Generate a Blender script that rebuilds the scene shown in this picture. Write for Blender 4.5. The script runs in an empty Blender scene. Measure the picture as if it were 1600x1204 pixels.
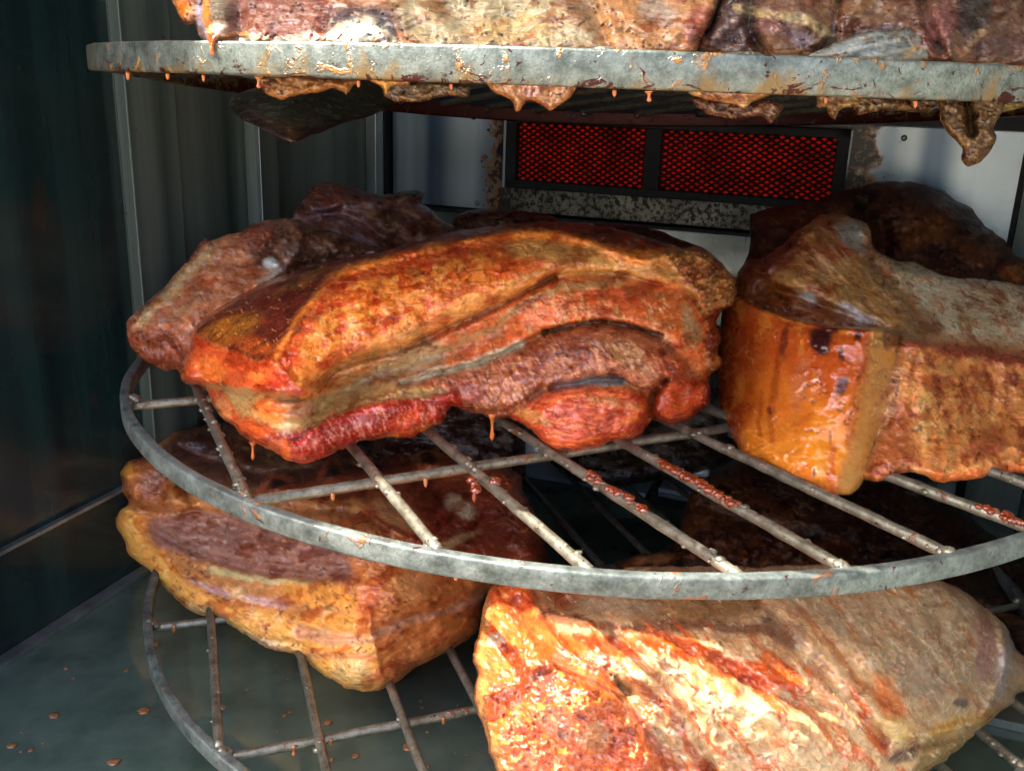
import bpy, math, random
import numpy as np
random.seed(7); rng = np.random.default_rng(7)

# ------------------------------------------------------------------ camera, world, sun, exposure
S = 0.30                       # rack radius in metres; plans below are in rack radii, origin = rack axis at the middle rack
CAM = np.array([-0.1943, -2.0436, 0.5713])
F, PITCH, ROLL = 1474.1, 0.3059, 0.0361
sc = bpy.context.scene
cam = bpy.data.cameras.new('camera'); co = bpy.data.objects.new('camera', cam); sc.collection.objects.link(co)
cam.sensor_width = 36; cam.lens = F / 1600 * 36; cam.clip_start = 0.01; cam.clip_end = 200
from mathutils import Matrix, Vector
co.matrix_world = Matrix.Translation(Vector(CAM * S)) @ Matrix.Rotation(math.pi / 2 - PITCH, 4, 'X') @ Matrix.Rotation(ROLL, 4, 'Z')
sc.camera = co
PSI = math.radians(19.4)       # the oven cabinet is turned this much against the camera
A = np.array([math.cos(PSI), -math.sin(PSI), 0.0]); B = np.array([math.sin(PSI), math.cos(PSI), 0.0])
# sunlight travels towards +B (into the oven) and steeply down
sd = A * 0.63 + B * 0.23 + np.array([0, 0, -1.0]); sd /= np.linalg.norm(sd)
sun = bpy.data.lights.new('sun', 'SUN'); so = bpy.data.objects.new('sun', sun); sc.collection.objects.link(so)
sun.energy = 3.2; sun.angle = math.radians(0.5); sun.color = (1.0, 0.95, 0.86)
so.rotation_euler = Vector(sd).to_track_quat('-Z', 'Y').to_euler()
w = bpy.data.worlds.new('World'); sc.world = w; w.use_nodes = True
nt = w.node_tree; bg = nt.nodes['Background']; sky = nt.nodes.new('ShaderNodeTexSky')
sky.sky_type = 'NISHITA'; sky.sun_disc = False; sky.dust_density = 5.0; sky.ozone_density = 0.4; sky.air_density = 0.8
sky.sun_elevation = math.asin(-sd[2]); sky.sun_rotation = math.atan2(-sd[0], -sd[1])
nt.links.new(sky.outputs[0], bg.inputs[0]); bg.inputs[1].default_value = 0.12
sc.view_settings.view_transform = 'Standard'; sc.view_settings.look = 'None'
sc.view_settings.exposure = 2.95; sc.view_settings.gamma = 1
sc.cycles.use_denoising = True; sc.cycles.max_bounces = 8; sc.cycles.sample_clamp_indirect = 4

# ------------------------------------------------------------------ helpers
def ray(u, v):
    a = np.asarray(u, float) - 800; b = np.asarray(v, float) - 602
    cr, sr = math.cos(ROLL), math.sin(ROLL)
    x = (a * cr + b * sr) / F; U = -(-a * sr + b * cr) / F
    c, s = math.cos(PITCH), math.sin(PITCH)
    return np.stack([x, c + U * s, -s + U * c], -1)
def on_z(u, v, z):
    r = ray(u, v); return CAM + r * ((z - CAM[2]) / r[..., 2])[..., None] if r.ndim > 1 else CAM + r * (z - CAM[2]) / r[2]
def on_y(u, v, y):
    r = ray(u, v); return CAM + r * ((y - CAM[1]) / r[..., 1])[..., None]
def cab(a, b, z): return A * a + B * b + np.array([0, 0, z])
Z_TOP, Z_MID, Z_LOW, BAND = 0.6133, 0.0, -0.4917, 0.032
FLOOR = -0.633

def hexc(h):
    c = np.array([int(h[i:i + 2], 16) / 255 for i in (0, 2, 4)])
    return np.where(c <= 0.04045, c / 12.92, ((c + 0.055) / 1.055) ** 2.4)

_perm = rng.permutation(256); _perm = np.concatenate([_perm, _perm]); _grad = rng.normal(size=(256, 3)); _grad /= np.linalg.norm(_grad, axis=1)[:, None]
def perlin(P):
    P = np.asarray(P, float); i = np.floor(P).astype(int); f = P - i; i &= 255
    u = f * f * f * (f * (f * 6 - 15) + 10); out = 0
    for dx in (0, 1):
        for dy in (0, 1):
            for dz in (0, 1):
                h = _perm[_perm[_perm[(i[:, 0] + dx) & 255] + ((i[:, 1] + dy) & 255)] + ((i[:, 2] + dz) & 255)]
                g = _grad[h]; d = f - np.array([dx, dy, dz])
                wgt = (u[:, 0] if dx else 1 - u[:, 0]) * (u[:, 1] if dy else 1 - u[:, 1]) * (u[:, 2] if dz else 1 - u[:, 2])
                out = out + wgt * (g * d).sum(1)
    return out * 1.6
def fbm(P, octv=4, gain=0.5, ridged=False):
    a, s, n = 1.0, 0, 0
    for k in range(octv):
        q = perlin(P * 2 ** k + 17.3 * k)
        s = s + a * ((1 - 2 * np.abs(q)) if ridged else q); n += a; a *= gain
    return s / n
def uvn(u, v, L, W=None, ang=0, seed=0):          # noise lattice coordinates on the piece, L along / W across
    W = W or L; t = math.radians(ang); c, s = math.cos(t), math.sin(t)
    return np.stack([(u * c + v * s) / L, (-u * s + v * c) / W, np.full(len(u), seed * 7.77)], -1)
def sstep(a, b, x):
    t = np.clip((x - a) / (b - a), 0, 1); return t * t * (3 - 2 * t)

def smooth_poly(pts, closed=True, step=5):
    P = np.array(pts, float); n = len(P); out = []
    rngk = range(n if closed else n - 1)
    for i in rngk:
        p0, p1, p2, p3 = (P[(i - 1) % n], P[i], P[(i + 1) % n], P[(i + 2) % n]) if closed else (P[max(i - 1, 0)], P[i], P[i + 1], P[min(i + 2, n - 1)])
        m = max(1, int(np.hypot(*(p2 - p1)) / step))
        for k in range(m):
            t = k / m
            out.append(0.5 * ((2 * p1) + (p2 - p0) * t + (2 * p0 - 5 * p1 + 4 * p2 - p3) * t * t + (3 * p1 - p0 - 3 * p2 + p3) * t ** 3) * 0.6
                       + (p1 + (p2 - p1) * t) * 0.4)
    if not closed: out.append(P[-1])
    return np.array(out)
def seg_dist(Q, poly, closed=True):
    d = np.full(len(Q), 1e9); near = np.zeros_like(Q)
    n = len(poly)
    for i in range(n if closed else n - 1):
        a = poly[i]; ab = poly[(i + 1) % n] - a
        t = np.clip(((Q - a) @ ab) / max(ab @ ab, 1e-9), 0, 1)
        p = a + t[:, None] * ab; e = (Q[:, 0] - p[:, 0]) ** 2 + (Q[:, 1] - p[:, 1]) ** 2
        m = e < d; d[m] = e[m]; near[m] = p[m]
    return np.sqrt(d), near
def inside(Q, poly):
    r = np.zeros(len(Q), bool); n = len(poly); x, y = Q[:, 0], Q[:, 1]
    for i in range(n):
        x1, y1 = poly[i]; x2, y2 = poly[(i + 1) % n]
        if y1 == y2: continue
        c = ((y1 > y) != (y2 > y)) & (x < (x2 - x1) * (y - y1) / (y2 - y1) + x1)
        r ^= c
    return r
def sdist(Q, poly):
    d, n = seg_dist(Q, poly); return np.where(inside(Q, poly), d, -d), n
def tps(ctrl, Q):
    C = np.array([[c[0], c[1]] for c in ctrl], float) / 300; V = np.array([c[2] for c in ctrl], float)
    n = len(C); q = np.asarray(Q) / 300
    def k(a, b):
        r2 = ((a[:, None] - b[None]) ** 2).sum(-1); return 0.5 * r2 * np.log(r2 + 1e-9)
    K = k(C, C) + np.eye(n) * 0.01; P = np.c_[np.ones(n), C]
    M = np.block([[K, P], [P.T, np.zeros((3, 3))]]); s = np.linalg.solve(M, np.r_[V, 0, 0, 0])
    return k(q, C) @ s[:n] + np.c_[np.ones(len(q)), q] @ s[n:]

def link(o, parent=None):
    sc.collection.objects.link(o)
    if parent is not None: o.parent = parent
    return o
def np_mesh(name, V, Fq, mat, parent=None, smooth=True, col=None, gloss=None):
    me = bpy.data.meshes.new(name); V = np.asarray(V, float); Fq = np.asarray(Fq, int)
    k = Fq.shape[1]
    me.vertices.add(len(V)); me.vertices.foreach_set('co', (V * S).ravel())
    me.loops.add(Fq.size); me.loops.foreach_set('vertex_index', Fq.ravel())
    me.polygons.add(len(Fq)); me.polygons.foreach_set('loop_start', np.arange(0, Fq.size, k)); me.polygons.foreach_set('loop_total', np.full(len(Fq), k))
    me.update(calc_edges=True)
    me.polygons.foreach_set('use_smooth', np.full(len(Fq), smooth))
    if col is not None:
        at = me.color_attributes.new('Col', 'FLOAT_COLOR', 'POINT'); at.data.foreach_set('color', np.c_[col, np.ones(len(col))].ravel())
    if gloss is not None:
        at = me.attributes.new('Gloss', 'FLOAT', 'POINT'); at.data.foreach_set('value', gloss)
    me.materials.append(mat)
    o = bpy.data.objects.new(name, me); return link(o, parent)
class MB:                                        # collects boxes, tubes and blobs; plan units
    def __init__(s): s.v = []; s.f = []
    def add(s, V, Fc):
        b = len(s.v); s.v += [tuple(x) for x in V]; s.f += [tuple(b + i for i in q) for q in Fc]
    def box(s, c0, ax, ay, az):                  # corner + three edge vectors
        c0, ax, ay, az = map(lambda x: np.array(x, float), (c0, ax, ay, az))
        V = [c0, c0 + ax, c0 + ax + ay, c0 + ay]; V += [q + az for q in V]
        s.add(V, [(0, 3, 2, 1), (4, 5, 6, 7), (0, 1, 5, 4), (1, 2, 6, 5), (2, 3, 7, 6), (3, 0, 4, 7)])
    def tube(s, pts, r, n=8, cap=True, rad=None):
        pts = np.array(pts, float); V = []; m = len(pts)
        for i, p in enumerate(pts):
            d = pts[min(i + 1, m - 1)] - pts[max(i - 1, 0)]; d /= np.linalg.norm(d) + 1e-12
            h = np.array([0, 0, 1.0]) if abs(d[2]) < 0.9 else np.array([1.0, 0, 0])
            e = np.cross(d, h); e /= np.linalg.norm(e); g = np.cross(e, d)
            rr = r if rad is None else rad[i]
            for k in range(n):
                t = 2 * math.pi * k / n; V.append(p + rr * (math.cos(t) * e + math.sin(t) * g))
        Fc = [(i * n + k, i * n + (k + 1) % n, (i + 1) * n + (k + 1) % n, (i + 1) * n + k) for i in range(m - 1) for k in range(n)]
        if cap: Fc += [tuple(range(n))[::-1], tuple((m - 1) * n + k for k in range(n))]
        s.add(V, Fc)
    def blob(s, c, r, sx=(1, 1, 1), seed=0, n=10, m=7, amp=0.25):
        V = []; 
        for j in range(m + 1):
            ph = math.pi * j / m
            for k in range(n):
                t = 2 * math.pi * k / n; V.append((math.sin(ph) * math.cos(t), math.sin(ph) * math.sin(t), math.cos(ph)))
        V = np.array(V); V = V * (1 + amp * fbm(V * 1.6 + seed * 3.1, 2))[:, None] * np.array(sx) * r + np.array(c)
        s.add(V, [(j * n + k, (j + 1) * n + k, (j + 1) * n + (k + 1) % n, j * n + (k + 1) % n) for j in range(m) for k in range(n)])
    def build(s, name, mat, parent=None, smooth=True, bevel=0):
        me = bpy.data.meshes.new(name); me.from_pydata([tuple(S * np.array(v)) for v in s.v], [], s.f)
        me.validate(); me.update()
        me.polygons.foreach_set('use_smooth', np.full(len(me.polygons), smooth)); me.materials.append(mat)
        o = link(bpy.data.objects.new(name, me), parent)
        if bevel:
            b = o.modifiers.new('bevel', 'BEVEL'); b.width = bevel * S; b.segments = 2; b.limit_method = 'ANGLE'
        return o
def empty(name, loc=(0, 0, 0)):
    o = bpy.data.objects.new(name, None); link(o); return o
def tag(o, label=None, cat=None, group=None, kind=None):
    for k, x in (('label', label), ('category', cat), ('group', group), ('kind', kind)):
        if x: o[k] = x
    return o

# ------------------------------------------------------------------ materials
class NT:
    def __init__(s, name):
        s.m = bpy.data.materials.new(name); s.m.use_nodes = True; s.t = s.m.node_tree; s.b = s.t.nodes['Principled BSDF']; s.o = s.t.nodes['Material Output']
    def n(s, kind, **kw):
        x = s.t.nodes.new('ShaderNode' + kind)
        for k, val in kw.items(): setattr(x, k, val)
        return x
    def l(s, a, b): s.t.links.new(a, b)
    def coord(s, scale=(1, 1, 1), rot=(0, 0, 0)):
        c = s.n('TexCoord'); m = s.n('Mapping'); m.inputs['Scale'].default_value = scale; m.inputs['Rotation'].default_value = rot
        s.l(c.outputs['Object'], m.inputs['Vector']); return m.outputs[0]
    def noise(s, vec, scale, detail=4, rough=0.55, dist=0):
        x = s.n('TexNoise'); s.l(vec, x.inputs['Vector']); x.inputs['Scale'].default_value = scale; x.inputs['Detail'].default_value = detail
        x.inputs['Roughness'].default_value = rough; x.inputs['Distortion'].default_value = dist; return x.outputs['Fac']
    def ramp(s, fac, stops, interp='LINEAR'):
        r = s.n('ValToRGB'); s.l(fac, r.inputs[0]); e = r.color_ramp.elements; r.color_ramp.interpolation = interp
        while len(e) < len(stops): e.new(0.5)
        for k, (p, c) in enumerate(stops):
            e[k].position = p; c = hexc(c) if isinstance(c, str) else (c,) * 3; e[k].color = (*c, 1)
        return r.outputs[0]
    def mix(s, fac, a, b, mode='MIX'):
        x = s.n('Mix', data_type='RGBA', blend_type=mode)
        for sock, val in ((x.inputs[0], fac), (x.inputs[6], a), (x.inputs[7], b)):
            if isinstance(val, (int, float)): sock.default_value = val
            elif isinstance(val, str): sock.default_value = (*hexc(val), 1)
            else: s.l(val, sock)
        return x.outputs[2]
    def math(s, op, a, b=None, c=None):
        x = s.n('Math', operation=op)
        for i, val in enumerate((a, b, c)):
            if val is None: continue
            if isinstance(val, (int, float)): x.inputs[i].default_value = val
            else: s.l(val, x.inputs[i])
        return x.outputs[0]
    def bump(s, h, strength, dist, prev=None):
        x = s.n('Bump'); x.inputs['Strength'].default_value = strength; x.inputs['Distance'].default_value = dist; s.l(h, x.inputs['Height'])
        if prev is not None: s.l(prev, x.inputs['Normal'])
        return x.outputs[0]
    def set(s, **kw):
        for k, val in kw.items():
            sock = s.b.inputs[k.replace('_', ' ')]
            if isinstance(val, (int, float)): sock.default_value = val
            elif isinstance(val, str): sock.default_value = (*hexc(val), 1)
            else: s.l(val, sock)

def meat_material(name='roast_meat', bump=1.0, sss=0.06, rough=0.0, var=1.0, coat=1.0):
    M = NT(name); at = M.n('Attribute', attribute_name='Col'); gl = M.n('Attribute', attribute_name='Gloss')
    v = M.coord(); vf = M.coord((1, 1, 3.0), (0.3, 0.2, 0.5))
    n1 = M.noise(v, 190, 5, 0.62, 0.8); n2 = M.noise(vf, 520, 4, 0.6, 0.8); n3 = M.noise(vf, 80, 5, 0.65, 1.2)
    c = M.mix(0.26 * var, at.outputs['Color'], M.ramp(n1, [(0.3, 0.5), (0.5, 1.0), (0.72, 1.55)]), 'MULTIPLY')
    c = M.mix(0.6 * var, c, M.ramp(n3, [(0.3, 0.4), (0.5, 1.0), (0.72, 1.45)]), 'MULTIPLY')
    c = M.mix(0.16 * var, c, M.ramp(n2, [(0.35, 0.6), (0.66, 1.4)]), 'MULTIPLY')
    c = M.mix(M.math('MULTIPLY', M.ramp(n2, [(0.6, 0.0), (0.7, 1.0)]), 0.08 * var), c, 'e8c090')
    M.set(Base_Color=c)
    r = M.math('ADD', gl.outputs['Fac'], M.math('MULTIPLY', M.math('SUBTRACT', n3, 0.5), 0.7)); M.set(Roughness=M.math('MAXIMUM', M.math('ADD', r, rough), 0.08))
    b = M.bump(n3, 0.7 * bump, 0.0026); b = M.bump(n1, 0.4 * bump, 0.0008, b); b2 = M.bump(n2, 0.3 * bump, 0.0004, b); M.l(b2, M.b.inputs['Normal'])
    M.set(Specular_IOR_Level=0.35, Subsurface_Weight=sss, Subsurface_Scale=0.003, Coat_Weight=M.ramp(n3, [(0.44, 0.1 * coat), (0.6, 1.0 * coat)]), Coat_Roughness=0.07, Coat_IOR=1.45 + .32 * coat); M.l(b, M.b.inputs['Coat Normal'])
    M.b.inputs['Subsurface Radius'].default_value = (1.0, 0.35, 0.15)
    return M.m
MEAT = meat_material(); PALEMEAT = meat_material('pale_glazed_roast', 0.75, 0.08, 0.0, 0.6); DARK = meat_material('charred_roast', 1.4, 0.0, 0.22, 1.0, 0.12); RIND = meat_material('smooth_rind', 0.35, 0.08, 0.0, 0.35)
def metal_material(name, base, dark, rust, rough=0.42, metallic=0.75, scale=1.0, rust_at=0.6, streak=None, stains=0.67):
    M = NT(name); v = M.coord(); vs = M.coord(streak) if streak else v
    a = M.noise(vs, 60 * scale, 6, 0.7); b_ = M.noise(v, 45 * scale, 4, 0.65, 0.6); f = M.noise(v, 420 * scale, 3, 0.6)
    c = M.mix(M.ramp(a, [(0.35, 0.0), (0.68, 1.0)]), base, dark)
    c = M.mix(M.math('MULTIPLY', M.ramp(f, [(0.45, 0.0), (0.7, 1.0)]), 0.45), c, dark)
    rm = M.ramp(b_, [(rust_at, 0.0), (rust_at + 0.07, 1.0)]); c = M.mix(rm, c, rust)
    if stains < .67:                              # grease has run down and dried along the lower edge of the band
        tc = M.n('TexCoord'); sx = M.n('SeparateXYZ'); M.l(tc.outputs['Object'], sx.inputs[0])
        hz = M.math('DIVIDE', M.math('SUBTRACT', Z_TOP * S, sx.outputs['Z']), 0.04 * S)
        gr = M.noise(M.coord((1, 1, .5)), 55, 5, .7, .8)
        gm = M.ramp(M.math('ADD', M.math('MULTIPLY', hz, .22), gr), [(.66, 0.), (.78, 1.)]); c = M.mix(M.math('MULTIPLY', gm, .7), c, '7c5c24')
        gm2 = M.ramp(M.math('ADD', M.math('MULTIPLY', hz, .16), M.noise(M.coord((1, 1, 2)), 70, 5, .75, 1.)), [(.70, 0.), (.73, 1.)]); c = M.mix(gm2, c, '3c120a')
    dk = M.ramp(M.noise(v, 95 * scale, 3, 0.6, 1.2), [(stains, 0.0), (stains + .03, 1.0)]); c = M.mix(dk, c, '3a0e08')
    M.set(Base_Color=c, Metallic=M.math('MULTIPLY', M.math('SUBTRACT', 1.0, rm), metallic), Roughness=M.math('ADD', M.math('MULTIPLY', f, 0.3), rough - 0.1))
    M.l(M.bump(f, 0.35, 0.0006, M.bump(rm, 0.5, 0.0012)), M.b.inputs['Normal'])
    return M.m
RIM = metal_material('greasy_zinc', '767e78', '343a36', '7a4a22', 0.42, 0.4, 1.6, 0.6)
RIM_STAINED = metal_material('stained_zinc', '7c8278', '3e443c', '8a5a1c', 0.32, 0.6, 2.6, 0.58, stains=0.66)
RIMTOP = metal_material('greasy_zinc_top', 'a8aca0', '686c60', '84401a', 0.4, 0.5, 1.1, 0.55)
BAR = metal_material('greasy_bar', '908c7c', '4e4a3c', '6a3c1c', 0.3, 0.6, 2.2, 0.6)
def grease_material(name, col, rough=0.15):
    M = NT(name); n = M.noise(M.coord(), 300, 3); M.set(Base_Color=M.mix(n, col, '8a3a10'), Roughness=rough, Specular_IOR_Level=0.6, Subsurface_Weight=0.3, Subsurface_Scale=0.003, Coat_Weight=0.6, Coat_Roughness=0.05)
    M.l(M.bump(n, 0.5, 0.001), M.b.inputs['Normal']); return M.m
GREASE = grease_material('amber_grease', 'c9701c'); CHAR = grease_material('charred_grease', '5a140c', 0.22); FAT = grease_material('pale_fat_grease', 'a0713a', 0.25)

# ------------------------------------------------------------------ racks
def sag(y, z):
    z = Z_TOP if abs(z - Z_TOP) < .01 else z                                   # the top rack sags towards the back
    return -0.105 * np.clip(np.asarray(y, float) + .25, 0, 2) ** 1.5 / 1.4 if z == Z_TOP else 0 * np.asarray(y, float)
def hoop(z, parent, n=260, r_out=1.0, r_in=0.982, h=BAND, wob=0.002):
    if z == Z_TOP: h = 0.040
    prof = []                                    # closed rounded-rectangle profile (r, z)
    for cx, cz, a0 in ((r_out - .004, -.004, 0), (r_in + .004, -.004, 90), (r_in + .004, -h + .004, 180), (r_out - .004, -h + .004, 270)):
        for k in range(4):
            t = math.radians(a0 + k * 30); prof.append((cx + .004 * math.cos(t), cz + .004 * math.sin(t)))
    m = len(prof); th = np.arange(n) * 2 * math.pi / n; V = []
    wr = wob * fbm(np.c_[np.cos(th) * 3, np.sin(th) * 3, np.full(n, z * 9)], 3)
    for i in range(n):
        for (r, zz) in prof:
            rr = r + wr[i] * 2; V.append((rr * math.cos(th[i]), rr * math.sin(th[i]), z + zz + wr[(i * 3) % n] * 0.4 + float(sag(math.sin(th[i]), z))))
    Fq = [(i * m + k, ((i + 1) % n) * m + k, ((i + 1) % n) * m + (k + 1) % m, i * m + (k + 1) % m) for i in range(n) for k in range(m)]
    return np_mesh('hoop', V, Fq, RIM_STAINED if z == Z_TOP else RIM, parent)
def chord(p, q, z, r_end=0.985):                 # extend the line p-q to the hoop on both sides
    p, q = np.array(p[:2]), np.array(q[:2]); d = (q - p) / np.linalg.norm(q - p)
    bq = p @ d; cq = p @ p - r_end ** 2; s_ = math.sqrt(max(bq * bq - cq, 1e-6))
    return p + d * (-bq - s_), p + d * (-bq + s_)
def bar(p, q, z, r, parent, name='bar', seed=0):
    L = np.linalg.norm(q - p); n = max(8, int(L / 0.02)); t = np.linspace(0, 1, n + 1)
    P = np.c_[p[0] + (q[0] - p[0]) * t, p[1] + (q[1] - p[1]) * t, np.full(n + 1, z)]
    jit = fbm(np.c_[t * L * 9, np.full(n + 1, seed * 5.1), np.full(n + 1, z)], 3)
    P[:, 2] += 0.002 * jit + sag(P[:, 1], z + (.008 if name == 'bar' else .036) if z > .5 else z); rad = r * (1 + 0.22 * np.abs(fbm(np.c_[t * L * 30, np.full(n + 1, seed * 3.3), np.full(n + 1, 1.0)], 2)))
    m = MB(); m.tube(P, r, 10, True, rad); return m.build(name, BAR, parent)
def crusts(parent, lines, z, r, count, seed, mat, name):
    m = MB(); rg = random.Random(seed)
    for k in range(count):
        p, q = lines[rg.randrange(len(lines))]; t = rg.uniform(0.0, 0.55) ** 1.0 if rg.random() < .6 else rg.random()
        c = p + (q - p) * t; s_ = r * rg.uniform(0.25, 0.6); a = rg.uniform(-2.2, 2.2); d = (q - p) / np.linalg.norm(q - p)
        off = np.array([d[1], -d[0]]) * math.sin(a) * r * .9
        m.blob((c[0] + off[0], c[1] + off[1], z + math.cos(a) * r * .8), s_, (1.5, 1.5, 0.9), k, 8, 5, .5)
    return tag(m.build(name, mat, parent), kind='stuff')
def rack(name, z, pxbars, pxcross, label, extra=()):
    root = empty(name); tag(root, label, 'rack', 'round racks of the rotisserie'); hoop(z, root)
    L = []; r = 0.0083
    for i, (a, b) in enumerate(pxbars):
        p, q = chord(on_z(*a, z), on_z(*b, z), z); L.append((q, p) if q[1] < p[1] else (p, q)); bar(p, q, z - 0.006, r, root, 'bar', i)
    for i, (p, q) in enumerate(extra):
        p, q = chord(np.array(p), np.array(q), z); L.append((p, q)); bar(p, q, z - 0.006, r, root, 'bar', i + 20)
    X = []
    for i, (a, b) in enumerate(pxcross):
        a = on_z(*a, z - .02) if len(a) == 2 and abs(a[0]) > 3 else np.array(a); b = on_z(*b, z - .02) if abs(b[0]) > 3 else np.array(b)
        p, q = chord(a, b, z); X.append((p, q)); bar(p, q, z - 0.0198, r, root, 'cross_bar', i + 40)
    wb = MB(); rg = random.Random(int(z * 100) + 7)
    for p, q in L + X:
        for e, f in ((p, q), (q, p)):
            d = (np.array(f) - np.array(e)); d = d / np.linalg.norm(d)
            for k in range(4): wb.blob((e[0] + d[0] * .004 * k, e[1] + d[1] * .004 * k, z - .003 - rg.uniform(0, .01) + float(sag(e[1], z))), r * rg.uniform(.7, 1.35), (1.1, 1.1, .8), k + e[0] * 9, 9, 6, .4)
    tag(wb.build('weld_beads', BAR, root), kind='stuff')
    return root, L, X
mid, Lm, Xm = rack('rotisserie_rack', Z_MID,
    [((315, 621.5), (387.6, 777)), ((552, 695), (690, 860)), ((670, 669), (925, 888)), ((867, 706), (1159, 895)), ((981, 690), (1320, 882)), ((1071, 666.6), (1482, 858)), ((1399, 742), (1599, 815))],
    [((415, 780), (855, 712)), ((203, 634), (321, 623.6))], 'middle round steel rack carrying the orange belly slab and the skin-on roast',
    extra=[((0.35, -0.2), (0.62, -0.62)), ((0.55, 0.0), (0.82, -0.42))])
crusts(mid, [(b, a) if a[1] > b[1] else (a, b) for a, b in Lm], -0.006, 0.0085, 300, 1, BAR, 'crust_on_bars')
low, Ll, Xl = rack('rotisserie_rack', Z_LOW,
    [((329, 963), (344, 1195)), ((471.5, 1027.5), (510, 1198)), ((613, 1075), (660.5, 1198.5)), ((705.5, 1016), (740, 1081))],
    [((352, 1184), (744, 1108.5)), ((220, 983.6), (322.6, 970))], 'lowest round steel rack above the wet pan, bare at its left edge',
    extra=[((-.27 + .142 * k, 0), (-.27 + .142 * k + .34, -.94)) for k in range(1, 8)])
crusts(low, [(b, a) if a[1] > b[1] else (a, b) for a, b in Ll], Z_LOW - 0.006, 0.0085, 90, 5, BAR, 'crust_on_bars')
ang = math.radians(-63)
dx, dy = math.cos(ang), math.sin(ang)
ex = [((-dy * -o, dx * -o), (-dy * -o + dx, dx * -o + dy)) for o in (-.86, -.72, -.58, -.44, -.3, -.16, -.02, .12, .26, .4, .54, .68, .82)]
top, Lt, Xt = rack('rotisserie_rack', Z_TOP, [], [((-.48, -.8), (.19, -.45)), ((-.88, -.44), (.5, .28))], 'top round steel rack with stained flat hoop, at eye level', extra=ex)

# small bright red drips and burnt lumps on the middle bars
m = MB(); rg = random.Random(11)
for (u0, v0, u1, v1, n) in ((917, 738, 1005, 795, 40), (1028, 717, 1157, 790, 60), (736, 742, 746, 768, 12), (768, 742, 778, 758, 6), (1530, 790, 1600, 815, 24)):
    for k in range(n):
        t = rg.random(); p = on_z(u0 + (u1 - u0) * t + rg.uniform(-2, 2), v0 + (v1 - v0) * t + rg.uniform(-3, 4), 0.001)
        m.blob(p, rg.uniform(.002, .0058), (1.5, 1.3, .9), k + u0, 9, 6, .7)
tag(m.build('burnt_drippings', CHAR, mid), kind='stuff')

# ------------------------------------------------------------------ drips
def drip(parent, u, v0, v1, w0, y, mat, name='fat_drip'):
    """hanging drop: from pixel row v0 to v1 at depth y"""
    a = on_y(np.array([u]), np.array([v0]), y)[0]; b = on_y(np.array([u]), np.array([v1]), y)[0]; k = 9
    sc_ = np.linalg.norm(b - a) / max(v1 - v0, 1); pts = [a + (b - a) * t for t in np.linspace(0, 1, k)]
    prof = [1.5, 1.0, .62, .45, .42, .5, .7, .72, .25] if v1 - v0 > 14 else [.9, .95, 1, .95, .9, .85, .75, .55, .2]
    m = MB(); m.tube(pts, 0, 10, True, [w0 * .5 * sc_ * x for x in prof]); return m.build(name, mat, parent)

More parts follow.
